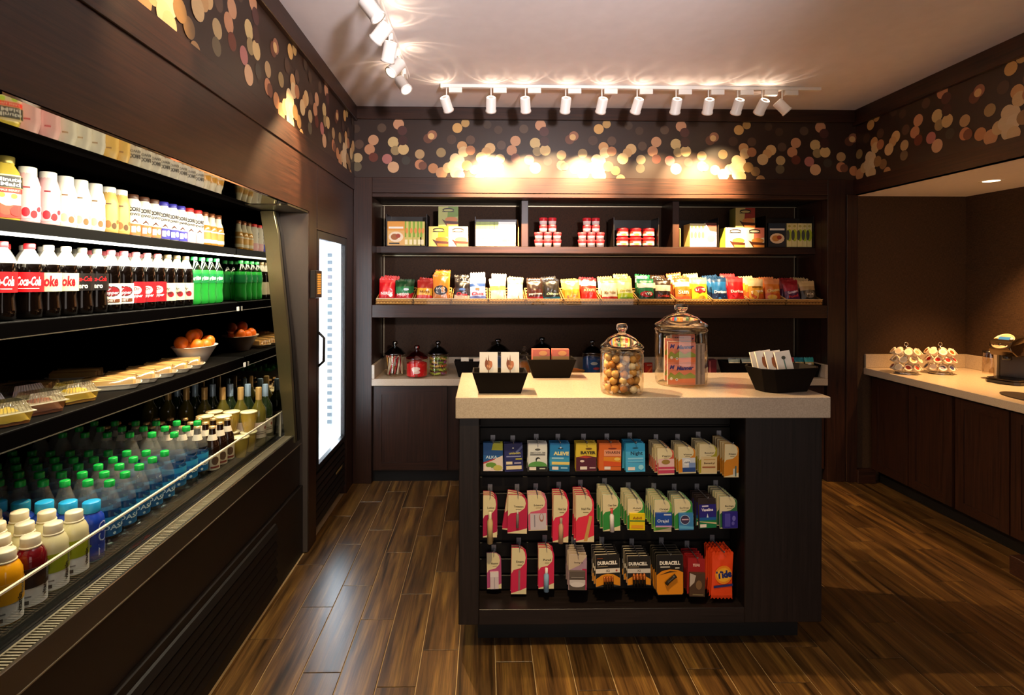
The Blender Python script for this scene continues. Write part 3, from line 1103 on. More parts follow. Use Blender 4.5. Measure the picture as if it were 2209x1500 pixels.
def soda_body(liq, fill, contour=True, glass=None):
    pr = ([(0.0005, 0), (0.026, 0.0), (0.0325, 0.006), (0.0335, 0.03), (0.0300, 0.066), (0.0325, 0.092), (0.0345, 0.12), (0.0345, 0.145), (0.032, 0.168), (0.0245, 0.19), (0.0155, 0.207), (0.0128, 0.214), (0.0128, 0.222)] if contour else
          [(0.0005, 0), (0.026, 0.0), (0.0325, 0.007), (0.033, 0.03), (0.0332, 0.12), (0.0325, 0.145), (0.028, 0.172), (0.019, 0.196), (0.0135, 0.209), (0.0128, 0.214), (0.0128, 0.222)])
    g = glass or NECKGLOW
    return MB().lathe(pr, liq, 20, mfun=lambda z: liq if z < fill else g)


def soda(name, lab_base, items, z0, z1, capc, liq=COLA, fill=0.165, contour=True, glass=None):
    r = 0.0350 if contour else 0.0336
    kind(name, 'soda_bottle', 'bottle', [('bottle_body', soda_body(liq, fill, contour, glass)), ('label', band(r, z0, z1, lab_base, items)),
                                         ('cap', capmb(0.0148, 0.214, 0.231, pm(capc)))])


soda('coke', 'd5141c', [('t', 'Coca-Cola', 0.5, 0.55, 0.62, 'ffffff', {'shear': 0.35, 'w': 0.29, 'bold': 0.03}), ('r', 0.36, 0.62, 0.16, 0.20, 'ffffff'), ('t', 'Coca-Cola', 0.92, 0.55, 0.6, 'ffffff', {'shear': 0.35, 'w': 0.3})], 0.082, 0.142, 'd5222a')
soda('coke_diet', 'd9c8a8', [('t', 'Coke', 0.5, 0.55, 0.75, 'b3121c', {'shear': 0.1, 'w': 0.25, 'bold': 0.04}), ('t', 'DIET', 0.42, 0.9, 0.16, '8a1a1a'), ('t', 'Coke', 0.9, 0.55, 0.7, 'b3121c', {'w': 0.28})], 0.082, 0.142, 'e8e2d6')
soda('coke_zero', '120c0b', [('t', 'Coca-Cola', 0.5, 0.68, 0.4, 'd5141c', {'shear': 0.35, 'w': 0.28}), ('t', 'zero', 0.5, 0.28, 0.4, 'e6e0d6', {'bold': 0.03, 'w': 0.16})], 0.082, 0.142, '6b6a60')
soda('pepper_diet', 'f2ead8', [('e', 0.5, 0.62, 0.15, 0.26, '3a2420'), ('e', 0.5, 0.62, 0.13, 0.22, '8a1a22'), ('t', 'Dr', 0.44, 0.72, 0.24, 'ffffff', {'shear': 0.2}), ('t', 'Pepper', 0.5, 0.56, 0.22, 'ffffff', {'shear': 0.2, 'w': 0.22}), ('r', 0.36, 0.64, 0.1, 0.26, '6b3a22'), ('t', 'DIET', 0.5, 0.18, 0.16, 'f2ead8')], 0.028, 0.106, 'd8606a', contour=False)
soda('pepper_red', '9e1420', [('e', 0.5, 0.6, 0.09, 0.2, 'e8ded0'), ('t', 'Dr', 0.5, 0.66, 0.2, '7a0f18', {'shear': 0.2}), ('t', 'Pepper', 0.5, 0.34, 0.2, 'ffffff', {'shear': 0.2, 'w': 0.2})], 0.028, 0.112, 'e08088', contour=False)
soda('pepper_cherry', 'd8ccb0', [('e', 0.55, 0.36, 0.06, 0.16, '8e1a24'), ('t', 'Dr', 0.47, 0.66, 0.24, '3a2420', {'shear': 0.2}), ('t', 'Pepper', 0.48, 0.46, 0.18, '3a2420', {'shear': 0.2, 'w': 0.18})], 0.028, 0.106, '6a5a40', contour=False)
GREENB = glassy('3fae3c', 0.6, 0.08)
soda('sprite', '127a3e', [('t', 'Sprite', 0.5, 0.5, 0.6, 'f2f6e8', {'shear': 0.2, 'rot': 0.15, 'w': 0.26, 'bold': 0.04}), ('p', [(0.37, 0.1), (0.45, 0.2), (0.6, 0.2), (0.64, 0.1)], 'e8d838')], 0.105, 0.15, '3cc060', liq=milky('28a03a', 0.8), fill=0.17, contour=True, glass=GREENB)

XB = -1.405
rows = [('coke', [1.617, 1.713]), ('coke_diet', [1.7865, 1.860]), ('coke_zero', [1.9335, 2.007]), ('pepper_diet', [2.0805, 2.154]), ('pepper_red', [2.2275, 2.301, 2.3745]),
        ('pepper_cherry', [2.448, 2.5215, 2.595]), ('sprite', [2.6685, 2.742, 2.8155, 2.889])]
U2Y = lambda u, x: 1180.0 * -x / (1045.0 - u)
desc = {'coke': 'red-labelled cola bottle with red cap', 'coke_diet': 'cola bottle with cream label and red script', 'coke_zero': 'black-labelled zero cola bottle', 'pepper_diet': 'dark soda bottle with white and brown label',
        'pepper_red': 'dark soda bottle with deep red label', 'pepper_cherry': 'dark soda bottle with beige cherry label', 'sprite': 'green lemon-lime soda bottle'}
for kd, us in rows:
    for i, u in enumerate(us):
        y = u
        w = {4: ['nearest of four', 'second of four', 'third of four', 'farthest of four'], 1: [''], 2: ['nearer of two', 'farther of two'], 3: ['nearest of three', 'middle of three', 'farthest of three']}[len(us)][i]
        place(kd, XB, y, S2 + 0.001, math.radians(36), '%s, front row, %s' % (desc[kd], w), 'front row of soda bottles')
        place(kd, XB - 0.085, y + 0.012, S2 + 0.001, math.radians(52), '%s, second row, %s' % (desc[kd], w), 'second row of soda bottles')
place('coke', XB, 1.543, S2 + 0.001, math.radians(45), 'red-labelled cola bottle cut by the near edge of the soda shelf', 'front row of soda bottles')
# ---- top shelf
SHK = lambda base, liq, sw, mark: [('bottle_body', MB().lathe([(0.0005, 0), (0.028, 0), (0.0312, 0.006), (0.0317, 0.05), (0.0315, 0.075), (0.0312, 0.1), (0.0308, 0.118), (0.026, 0.138), (0.0235, 0.146), (0.0235, 0.152)], pm(base, 0.3), 20)),
                                   ('label', band(0.032, 0.012, 0.052, base, [('e', 0.45, 0.5, 0.05, 0.36, liq), ('e', 0.55, 0.35, 0.045, 0.3, mark), ('e', 0.36, 0.6, 0.03, 0.26, sw), ('e', 0.62, 0.75, 0.03, 0.2, liq)])),
                                   ('sleeve', band(0.0318, 0.1, 0.116, base, [('r', 0.42, 0.5, 0.3, 0.6, mark)])),
                                   ('cap', capmb(0.0235, 0.148, 0.172, pm('f4f0e8')))]
kind('shake_pink', 'drink_bottle', 'bottle', SHK('e9b9bd', 'c21f30', 'd23a44', '8a1220'))
kind('shake_white', 'drink_bottle', 'bottle', SHK('f3efe4', 'c8b890', 'e8c060', '7a5a30'))
kind('shake_amber', 'drink_bottle', 'bottle', SHK('c9a55e', '8a5a22', 'e8d8a0', '5a3a18'))
kind('apple_juice', 'juice_bottle', 'bottle', [
    ('bottle_body', MB().lathe([(0.0005, 0), (0.031, 0), (0.0315, 0.005), (0.032, 0.12), (0.030, 0.14), (0.022, 0.156), (0.019, 0.162), (0.019, 0.168)], pm('b5a040', 0.12), 20, sq=4)),
    ('label', band(0.0323, 0.006, 0.132, 'ead9b8', [('r', 0, 1, 0, 0.3, 'c23a30'), ('e', 0.48, 0.22, 0.08, 0.16, 'd4543c'), ('e', 0.5, 0.44, 0.1, 0.17, 'f0e8c0'), ('e', 0.44, 0.52, 0.03, 0.06, '9ab83a'), ('e', 0.56, 0.5, 0.03, 0.06, '9ab83a'),
                                                    ('e', 0.58, 0.16, 0.06, 0.12, 'c8342c'), ('r', 0.3, 0.72, 0.58, 0.68, 'c82a22'), ('t', 'APPLE BERRY', 0.5, 0.63, 0.06, 'f6e0c8', {'w': 0.22}), ('r', 0.34, 0.68, 0.69, 0.97, 'd8c070'), ('r', 0.35, 0.67, 0.70, 0.96, '17110c'),
                                                    ('t', 'Minute', 0.5, 0.88, 0.12, 'ffffff', {'bold': 0.03, 'w': 0.24}), ('t', 'Maid', 0.52, 0.77, 0.12, 'ffffff', {'bold': 0.03, 'w': 0.18})], sq=4)),
    ('cap', capmb(0.0215, 0.166, 0.188, pm('7d7038', 0.3, 0.6)))])


def core(name, c1, capc):
    kind(name, 'shake_bottle', 'bottle', [
        ('bottle_body', MB().lathe([(0.0005, 0), (0.027, 0), (0.0295, 0.005), (0.0295, 0.13), (0.027, 0.14), (0.0215, 0.146), (0.0215, 0.15)], pm('efe9da', 0.35), 20)),
        ('label', band(0.0298, 0.004, 0.128, 'f2ecdf', [('r', 0, 1, 0, 0.36, c1), ('r', 0.44, 0.52, 0.08, 0.28, 'f2ecdf'), ('e', 0.58, 0.2, 0.05, 0.1, 'f2ecdf'), ('p', [(0.44, 0.4), (0.5, 0.52), (0.57, 0.4)], '5a3020'), ('t', 'CORE', 0.5, 0.82, 0.17, '1a1412', {'bold': 0.05, 'w': 0.24}), ('t', 'POWER', 0.5, 0.66, 0.12, '1a1412', {'bold': 0.03, 'w': 0.24})])),
        ('cap', capmb(0.0225, 0.148, 0.166, pm(capc)))])


core('core_brown', 'a86a34', '4a2a1a')
core('core_blue', '3a36a0', '34309a')
core('core_red', 'd8a8b0', 'c02a28')
kind('coffee', 'coffee_bottle', 'bottle', [
    ('bottle_body', MB().lathe([(0.0005, 0), (0.027, 0), (0.03, 0.006), (0.03, 0.075), (0.0265, 0.1), (0.018, 0.125), (0.0165, 0.15)], pm('a97a34', 0.12), 18, mfun=lambda z: pm('a97a34', 0.12) if z < 0.1 else pm('e8dcc0', 0.2))),
    ('label', band(0.0303, 0.012, 0.072, 'b98a3c', [('r', 0, 1, 0, 0.3, 'e8dcc0'), ('p', [(0.4, 0.05), (0.62, 0.3), (0.6, 0.1)], '5a3a1a'), ('r', 0, 1, 0.88, 1, 'f0e8d0')])),
    ('cap', capmb(0.0185, 0.146, 0.166, pm('7a4526', 0.3, 0.4)))])
XT = -1.41
top = [('apple_juice', [27], 'apple juice bottle with black and red label'), ('shake_pink', [73, 116], 'pink berry drink bottle with white cap'), ('shake_white', [152, 183, 214], 'white creamy drink bottle with white cap'),
       ('shake_amber', [243, 268], 'amber drink bottle with white cap'), ('core_brown', [293, 316, 337], 'white and brown protein shake bottle'), ('core_blue', [357, 376, 394], 'white and blue protein shake bottle'),
       ('core_red', [412, 430], 'white and pink protein shake bottle with red cap'), ('coffee', [446, 460, 474], 'amber glass coffee drink bottle')]
for kd, us, ds in top:
    for i, u in enumerate(us):
        w = {1: ['nearest on it'], 2: ['nearer of two', 'farther of two'], 3: ['nearest of three', 'middle of three', 'farthest of three']}[len(us)][i]
        place(kd, XT, U2Y(u, XT), S1 + 0.001, math.radians(50), '%s, top shelf, %s' % (ds, w), 'drinks on the top cooler shelf')
place('apple_juice', XT, 1.545, S1 + 0.001, math.radians(20), 'apple juice bottle cut by the near edge of the top shelf', 'drinks on the top cooler shelf')

# ---- bottom deck: water, vitamin drinks, coconut water, beer, wine
SHOULDER = milky('c9cbbd', 0.08, 0.08)  # milky tint paints in the light refracted by the clear shoulders
WATER = glassy('dbe8ee', 0.7, 0.10, 0.08)


def water(name, H, R):
    s = R / 0.0325
    zt = H
    pr = [(0.0005, 0), (R * 0.8, 0.0), (R, 0.006), (R * 0.93, 0.02), (R, 0.034), (R * 0.99, H * 0.30), (R, H * 0.55), (R, H * 0.60), (R * 0.9, H * 0.68), (R * 0.6, H * 0.82), (0.0150, H * 0.895), (0.0135, H - 0.018), (0.0135, H - 0.014)]
    kind(name, 'water_bottle', 'bottle', [
        ('bottle_body', MB().lathe(pr, WATER, 18, mfun=lambda z: SHOULDER if z > H * 0.62 else WATER)),
        ('label', band(R + 0.0006, H * 0.22, H * 0.50, '15609a', [('r', 0, 1, 0.72, 0.98, '2480a8'), ('p', [(0.25, 0.75), (0.5, 0.98), (0.8, 0.85), (0.8, 0.72), (0.5, 0.84)], '5aa0b0'), ('t', 'DASANI', 0.5, 0.45, 0.34, 'c8dce8', {'bold': 0.02, 'w': 0.44}), ('e', 0.42, 0.14, 0.02, 0.07, 'c8dce8')])),
        ('cap', capmb(0.0148, H - 0.019, H, pm('0f9438', 0.35)))])


water('water_small', 0.216, 0.0325)
water('water_large', 0.262, 0.041)
KX = -1.2
for c in range(5):
    for r in range(9):
        place('water_small', KX - 0.0705 * r, 1.7735 + 0.0755 * c + (0.003 if r % 2 else 0), DECK + 0.001, math.radians(86),
              'small green-capped water bottle, %s row back, %s column from the blue bottles' % (ORD[r], ORD[c]), 'small water bottles on the cooler deck')
for c in range(3):
    for r in range(7):
        place('water_large', KX - 0.012 - 0.086 * r, 2.160 + 0.086 * c, DECK + 0.001, math.radians(80),
              'large green-capped water bottle, %s row back, %s column from the brown bottles' % (ORD[r], ORD[2 - c]), 'large water bottles on the cooler deck')


def vit(name, liq, top, lab):
    R = 0.0357
    kind(name, 'vitamin_drink', 'bottle', [
        ('bottle_body', MB().lathe([(0.0005, 0), (0.032, 0), (R, 0.006), (R, 0.115), (R * 0.97, 0.128), (R * 0.8, 0.143), (0.022, 0.151), (0.0195, 0.154), (0.0195, 0.162)], pm(liq, 0.1, spec=0.5), 22)),
        ('label', band(R + 0.0005, 0.006, 0.104, 'e4e0e2', [('r', 0, 1, 0.48, 1, top), ('r', 0.36, 0.46, 0.62, 0.82, lab), ('t', 'vitamin', 0.63, 0.42, 0.17, '14100f', {'bold': 0.04, 'rot': PI / 2}), ('t', 'water', 0.66, 0.8, 0.17, '6a6a6a', {'rot': PI / 2}),
                                                          ('r', 0.34, 0.37, 0.1, 0.4, '6a6468'), ('r', 0.39, 0.41, 0.14, 0.4, '8a8488'), ('r', 0.44, 0.48, 0.08, 0.18, '2a2428'), ('r', 0.44, 0.5, 0.26, 0.3, '8a8488')])),
        ('cap', MB().lathe([(0.0218, 0.155), (0.0222, 0.157), (0.0222, 0.176), (0.021, 0.179), (0.0005, 0.179)], milky('e9dcb8', 0.85, 0.3), 18)),
        ('neck_ring', MB().lathe([(0.0195, 0.149), (0.0245, 0.151), (0.0245, 0.154), (0.0195, 0.156)], milky('e9dcb8', 0.85, 0.3), 18))])


vit('vit_orange', 'e09a10', 'e0a012', 'b8781a')
vit('vit_red', '5c0a10', '2a1210', '40201c')
vit('vit_pale', 'c9bf8e', '9aa018', '7a8018')
VY = [1.396, 1.4725, 1.549, 1.6265]
vgrid = [['vit_orange', 'vit_red', 'vit_pale', 'vit_pale'], ['vit_red', 'vit_pale', 'vit_pale', 'vit_pale'], ['vit_pale', 'vit_pale', 'vit_pale', 'vit_pale'], ['vit_pale'] * 4]
vd = {'vit_orange': 'orange', 'vit_red': 'dark red', 'vit_pale': 'pale yellow'}
for r in range(4):
    for c in range(4):
        if r == 3 and c < 2:
            continue
        k = vgrid[r][c]
        place(k, -1.203 - 0.079 * r, VY[c], DECK + 0.001, math.radians(42), '%s vitamin drink, cream cap, %s row back, %s column from blue bottles' % (vd[k], ORD[r], ORD[3 - c]), 'vitamin drinks on the cooler deck')
kind('coconut', 'coconut_water_bottle', 'bottle', [
    ('bottle_body', MB().lathe([(0.0005, 0), (0.031, 0), (0.034, 0.006), (0.034, 0.118), (0.031, 0.134), (0.022, 0.144), (0.02, 0.15)], pm('16389a', 0.25), 20, mfun=lambda z: pm('2a8ab8', 0.25) if z < 0.02 else pm('16389a', 0.25))),
    ('label', band(0.0343, 0.022, 0.116, '17389c', [('t', 'ZICO', 0.6, 0.5, 0.46, 'b8c4ea', {'rot': PI / 2, 'bold': -0.005}), ('e', 0.42, 0.34, 0.03, 0.05, '7a9a3a')])),
    ('cap', capmb(0.0238, 0.147, 0.178, pm('1f8fc0', 0.35)))])
for r in range(6):
    place('coconut', -1.205 - 0.0712 * r, 1.7005, DECK + 0.001, math.radians(55), 'blue coconut water bottle with light blue cap, %s row back' % ORD[r], 'coconut water bottles')

AMB = pm('1c0d06', 0.08, spec=0.5)
kind('beer', 'beer_bottle', 'bottle', [
    ('bottle_body', MB().lathe([(0.0005, 0), (0.027, 0), (0.03, 0.005), (0.03, 0.12), (0.0275, 0.138), (0.0165, 0.165), (0.0135, 0.19), (0.0128, 0.21)], AMB, 18)),
    ('label', band(0.0303, 0.03, 0.095, 'cfc4ae', [('e', 0.5, 0.6, 0.08, 0.28, '5a4030'), ('r', 0.4, 0.6, 0.12, 0.24, '7a2a20'), ('r', 0.36, 0.38, 0, 1, '5a4030')])),
    ('neck_label', MB().lathe([(0.0212, 0.156), (0.0148, 0.181)], pm('cfc4ae'), 18)),
    ('cap', MB().lathe([(0.0152, 0.206), (0.0148, 0.212), (0.0125, 0.216), (0.0005, 0.2165)], pm('b89a68', 0.3, 0.5), 14))])
for c in range(3):
    for r in range(8):
        if c == 2 and r > 5:
            continue
        place('beer', -1.195 - 0.0655 * r, 2.425 + 0.07 * c, DECK + 0.001, math.radians(50), 'brown beer bottle with cream label, %s row back, %s column from the water' % (ORD[r], ORD[c]), 'beer bottles on the cooler deck')


def wine(name, cap_c, glass, lab):
    kind(name, 'wine_bottle', 'bottle', [
        ('bottle_body', MB().lathe([(0.0005, 0), (0.034, 0), (0.037, 0.005), (0.037, 0.17), (0.033, 0.195), (0.0185, 0.222), (0.0145, 0.24), (0.0142, 0.262)], glass, 18)),
        ('label', band(0.0373, 0.045, 0.125, lab, [('e', 0.6, 0.62, 0.03, 0.1, '9a2a22'), ('r', 0.4, 0.62, 0.25, 0.3, '6a5a4a'), ('r', 0.42, 0.6, 0.38, 0.42, '6a5a4a')])),
        ('capsule', MB().lathe([(0.0152, 0.235), (0.0148, 0.299), (0.0135, 0.301), (0.0005, 0.301)], pm(cap_c, 0.35, 0.3), 14))])


wine('wine_blue', '8fa6b8', pm('1d2a14', 0.08, spec=0.5), 'd8c8b0')
wine('wine_gold', 'b89458', pm('57501c', 0.08, spec=0.5), 'dcc8b4')
for c, (kd, yy, nm) in enumerate((('wine_gold', 2.862, 'gold-capped'), ('wine_blue', 2.948, 'pale blue-capped'))):
    for r in range(7):
        place(kd, -1.172 - 0.093 * r, yy, DECK + 0.001, math.radians(40), '%s wine bottle at the far end of the deck, %s row back' % (nm, ORD[r]), 'wine bottles on the cooler deck')

STRAW = milky('d8b64a', 0.5, 0.1)
kind('wine_cup', 'wine_cup', 'cup', [
    ('cup_body', MB().lathe([(0.0005, 0), (0.022, 0), (0.026, 0.004), (0.036, 0.06), (0.0375, 0.095)], STRAW, 20)),
    ('foil_lid', MB().lathe([(0.0395, 0.094), (0.0405, 0.097), (0.0395, 0.099), (0.0005, 0.0995)], pm('e9dcae', 0.35), 20))])
for c in range(2):
    for r in range(3):
        for s in range(2):
            if c == 0 and r == 0 and s == 1:
                continue
            place('wine_cup', -1.18 - 0.086 * r, 2.672 + 0.09 * c, DECK + 0.001 + 0.101 * s, 0, 'foil-lidded white wine cup, %s layer, %s row back, %s the wine bottles' % (('lower', 'upper')[s], ORD[r], ('away from', 'next to')[c]), 'stacked wine cups')

# ---- food on the third shelf
CLAM = glassy('f0eee4', 0.8, 0.24, 0.12)


def clamshell(x, y, rz, fill, fill2, label):
    t = thing('clamshell_box', label, 'container', (x, y, S3 + 0.001), rz, 'clear lunch boxes on the third shelf')
    w, d = 0.052, 0.046
    def tray(z0, z1, k0, k1, mb, m):
        vs = []
        for z, k in ((z0, k0), (z1, k1)):
            vs += [(-w * k, -d * k, z), (w * k, -d * k, z), (w * k, d * k, z), (-w * k, d * k, z)]
        mb.add(vs, [(0, 1, 5, 4), (1, 2, 6, 5), (2, 3, 7, 6), (3, 0, 4, 7)], m)
    lo = MB()
    tray(0, 0.036, 0.86, 1.0, lo, CLAM)
    lo.rect(0, 0, 0, 0, 0, CLAM)
    lo.build('lower_tray', t)
    up = MB()
    tray(0.038, 0.07, 1.0, 0.72, up, CLAM)
    up.add([(-w * .72, -d * .72, 0.07), (w * .72, -d * .72, 0.07), (w * .72, d * .72, 0.07), (-w * .72, d * .72, 0.07)], [(0, 1, 2, 3)], CLAM)
    for k in range(11):
        xx = -0.9 + 0.18 * k
        for sg in (-1, 1):
            up.tube([(w * xx, sg * d * 1.0, 0.04), (w * xx * 0.74, sg * d * 0.73, 0.069)], 0.0012, CLAM, 4)
    up.build('lid', t)
    rim = MB().prism([(-w * 1.12, -d * 1.14), (w * 1.12, -d * 1.14), (w * 1.12, d * 1.14), (-w * 1.12, d * 1.14)], 0.036, 0.0385, milky('e8e2c8', 0.45), 'z')
    rim.build('rim', t)
    f = MB()
    N = 8
    vs = []
    for j in range(N + 1):
        for i in range(N + 1):
            a, b = i / N * 2 - 1, j / N * 2 - 1
            hgt = 0.048 * (1 - 0.75 * max(abs(a), abs(b)) ** 3) + random.uniform(-.002, .002)
            vs.append((a * w * 0.9, b * d * 0.9, max(0.006, hgt)))
    f.add(vs, [(j * (N + 1) + i, j * (N + 1) + i + 1, (j + 1) * (N + 1) + i + 1, (j + 1) * (N + 1) + i) for j in range(N) for i in range(N)], pm(fill, 0.5), True)
    f.prism([(-w * .85, -d * .85), (w * .85, -d * .85), (w * .9, d * .9), (-w * .9, d * .9)], 0.002, 0.012, pm(fill2, 0.5), 'z')
    f.build('food', t)


clamshell(-1.385, 1.60, 1.1, 'd8bc3e', 'a8642a', 'clear lunch box of yellow salad, nearest on the third shelf')
clamshell(-1.40, 1.745, 1.1, '7a4226', '8a4a28', 'clear lunch box with brown filling between the two yellow ones')
clamshell(-1.405, 1.90, 1.1, 'e0c03c', 'c08a34', 'clear lunch box of yellow salad beside the sandwich trays')
clamshell(-1.54, 1.70, 1.0, '3a1420', '4a1a20', 'clear lunch box with dark red filling behind the nearest yellow one')
clamshell(-1.55, 1.86, 1.2, '5a2026', '6a2a2a', 'clear lunch box with dark red filling behind the brown one')
FOAM = pm('cfc6b2', 0.55)
BREAD, CRUST = pm('c8a468', 0.7), pm('7e4219', 0.6)


def sandwich_tray(x, y, rz, label, dim=False):
    t = thing('sandwich_tray', label, 'tray', (x, y, S3 + 0.001), rz, 'wrapped sandwich trays on the third shelf')
    w, d = 0.050, 0.100
    mb = MB()
    vs, fs = [], []
    for k, z in ((0.86, 0.0), (0.9, 0.003), (1.0, 0.02), (1.04, 0.021), (1.04, 0.019)):
        for q in range(20):
            a = 2 * PI * q / 20
            c, s_ = math.cos(a), math.sin(a)
            n = 1 / ((abs(c) ** 5 + abs(s_) ** 5) ** 0.2)
            vs.append((w * k * n * c, d * k * n * s_, z))
    for j in range(4):
        for q in range(20):
            fs.append((j * 20 + q, j * 20 + (q + 1) % 20, (j + 1) * 20 + (q + 1) % 20, (j + 1) * 20 + q))
    fs.append(tuple(range(20, 40)))
    mb.add(vs, fs, FOAM).build('foam_tray', t)
    for s_ in range(2):
        b = MB()
        x0 = -0.041 + s_ * 0.042
        for L in range(3):
            b.prism([(x0 + L * 0.0125, -0.085), (x0 + L * 0.0125 + 0.011, -0.085), (x0 + L * 0.0125 + 0.011, 0.08), (x0 + L * 0.0125, 0.08)], 0.008, 0.047 - 0.004 * L, (BREAD, CRUST, BREAD)[L], 'z')
        b.build('sandwich', t, bevel=0.003)
    MB().lathe([(0.064, 0.0215), (0.056, 0.046), (0.03, 0.052), (0.0005, 0.052)], glassy('faf7ee', 0.7, 0.06, 0.15), 16, sq=5).xf(Matrix.Diagonal((0.76, 1.54, 1, 1))).build('film_wrap', t)


for i, y in enumerate((2.13, 2.255, 2.38, 2.50, 2.615)):
    sandwich_tray(-1.44, y, math.radians(-62 - 2 * i), 'foam tray of wrapped sandwiches, %s from the lunch boxes' % ORD[i])
sandwich_tray(-1.66, 2.02, math.radians(-80), 'foam tray of wrapped sandwiches lying behind, near the lunch boxes')
sandwich_tray(-1.69, 2.30, math.radians(-75), 'foam tray of wrapped sandwiches lying at the back, in shadow')

bl = thing('fruit_bowl', 'white oval bowl of oranges on the third cooler shelf', 'bowl', (-1.455, 2.775, S3 + 0.001))
MB().lathe([(0.0005, 0.003), (0.055, 0.0), (0.06, 0.003), (0.095, 0.055), (0.118, 0.088), (0.122, 0.09), (0.118, 0.091), (0.09, 0.058), (0.055, 0.012), (0.0005, 0.01)], pm('e8e2d8', 0.25), 28).xf(Matrix.Diagonal((0.8, 1.08, 1, 1))).build('bowl_body', bl)
om = pm('d2640c', 0.45)
orange = MB().lathe([(0.0005, -0.032), (0.011, -0.0305), (0.0205, -0.0245), (0.0285, -0.014), (0.0322, 0), (0.0285, 0.014), (0.0205, 0.0245), (0.011, 0.0297), (0.003, 0.0302), (0.0005, 0.0292)], om, 16).mesh('orange')
stem = MB().lathe([(0.0005, 0.0288), (0.003, 0.03), (0.002, 0.0322), (0.0005, 0.0322)], pm('6a7a2a'), 6).mesh('stem')
opos = [(0.045, -0.055, 0.085, 'in front near the sandwiches'), (0.05, 0.015, 0.078, 'in front at the middle'), (0.034, 0.076, 0.092, 'in front next to the mirror end'), (-0.03, -0.08, 0.10, 'at the end near the sandwiches'),
        (-0.0, -0.022, 0.128, 'on top at the middle'), (-0.03, 0.060, 0.126, 'on top beside the mirror end'), (-0.05, 0.0, 0.075, 'at the back, half hidden')]
for px, py, pz, w in opos:
    o = thing('orange', 'ripe orange in the white bowl, ' + w, 'orange', (-1.455 + px * 0.85, 2.775 + py, S3 + pz + 0.013), random.random() * 6, 'oranges in the bowl')
    o.rotation_euler = (random.uniform(-.6, .6), random.uniform(-.6, .6), random.random() * 6)
    for nm, me in (('peel', orange), ('stem_button', stem)):
        q = bpy.data.objects.new(nm, me)
        COL.objects.link(q)
        q.parent = o


# ================================================================= goods on the upper back shelf
Z1, Z2, ZC = 1.819, 1.363, 0.799


def carton(w, d, h, side, art):
    """a printed carton: box + front print"""
    return [('carton', MB().box(-w / 2, w / 2, 0, d, 0, h, pm(side)).mesh('carton')), ('front_print', MB().art(art, w, h, -0.0002, -w / 2).mesh('front_print'))]


def goods(name, cat, meshes, x, y, z, rz, label, group=None):
    t = thing(name, label, cat, (x, y, z), rz, group)
    for pn, me in meshes:
        o = bpy.data.objects.new(pn, me)
        COL.objects.link(o)
        o.parent = t
    return t


def bowl_art(bg, top, food, dark='4a2416', arch='2a2018'):
    return [('r', 0, 1, 0, 1, bg), ('p', [(0.45, 0.42), (1, 0.5), (1, 1), (0.5, 1)], top), ('e', 0.5, 0.83, 0.3, 0.1, arch), ('e', 0.5, 0.81, 0.24, 0.055, bg), ('r', 0.2, 0.8, 0.72, 0.76, arch), ('e', 0.66, 0.34, 0.32, 0.14, food),
            ('p', [(0.18, 0.36), (0.36, 0.28), (1, 0.24), (1, 0.02), (0.42, 0.02)], dark), ('p', [(0.42, 0.14), (1, 0.12), (1, 0.0), (0.46, 0.0)], food)]


CB = 0.157
CT = {
    'olive': carton(CB, 0.11, 0.158, '8a8a3a', bowl_art('9a9a58', '5f7a2c', 'b06a34')),
    'lime': carton(CB, 0.11, 0.158, 'c8b030', bowl_art('d8c46a', 'b8c020', 'c8641c')),
    'cream': carton(CB, 0.11, 0.158, 'd8d0b0', bowl_art('efe6d0', 'e6e0c0', 'c89a50')),
    'cream_pink': carton(CB, 0.11, 0.158, 'd8c8a0', bowl_art('efe2c8', 'e08068', 'c8843c')),
    'red_olive': carton(CB, 0.11, 0.158, '6a6a34', bowl_art('b8a868', '8a2f22', 'c87a3c')),
    'white': carton(CB, 0.11, 0.158, 'c8c040', bowl_art('f2ecdc', 'e8e0e6', 'c88a44')),
}
yb = 4.345
for k, u, vb, pos, ds in (('lime', 946, 531, 0, 'yellow-green soup carton, near bottom one of the pyramid by the cooler'), ('cream', 987.5, 531, 0, 'cream soup carton, far bottom one of the pyramid by the cooler'), ('olive', 966.5, 487, 1, 'olive soup carton on top of the pyramid by the cooler'),
                          ('white', 1585, 534, 0, 'white soup carton, near bottom one of the pyramid by the coffee niche'), ('cream_pink', 1626.5, 534, 0, 'cream and pink soup carton in the pyramid by the coffee niche'), ('red_olive', 1607, 490, 1, 'olive and red soup carton on top of the far pyramid')):
    xx = {946: -0.365, 987.5: -0.212, 966.5: -0.290, 1585: 2.005, 1626.5: 2.161, 1607: 2.088}[u]
    goods('soup_carton', 'carton', CT[k], xx, yb + 0.004 * pos, Z1 + 0.159 * pos, 0, ds, 'soup carton pyramids')
GR = carton(0.045, 0.11, 0.15, '9aa838', [('r', 0, 1, 0, 1, 'c8c470'), ('r', 0.1, 0.9, 0.5, 0.95, '8aa02a')])
goods('slim_carton', 'carton', GR, 1.911, 4.50, Z1, 0.3, 'narrow green carton standing beside the white soup carton')


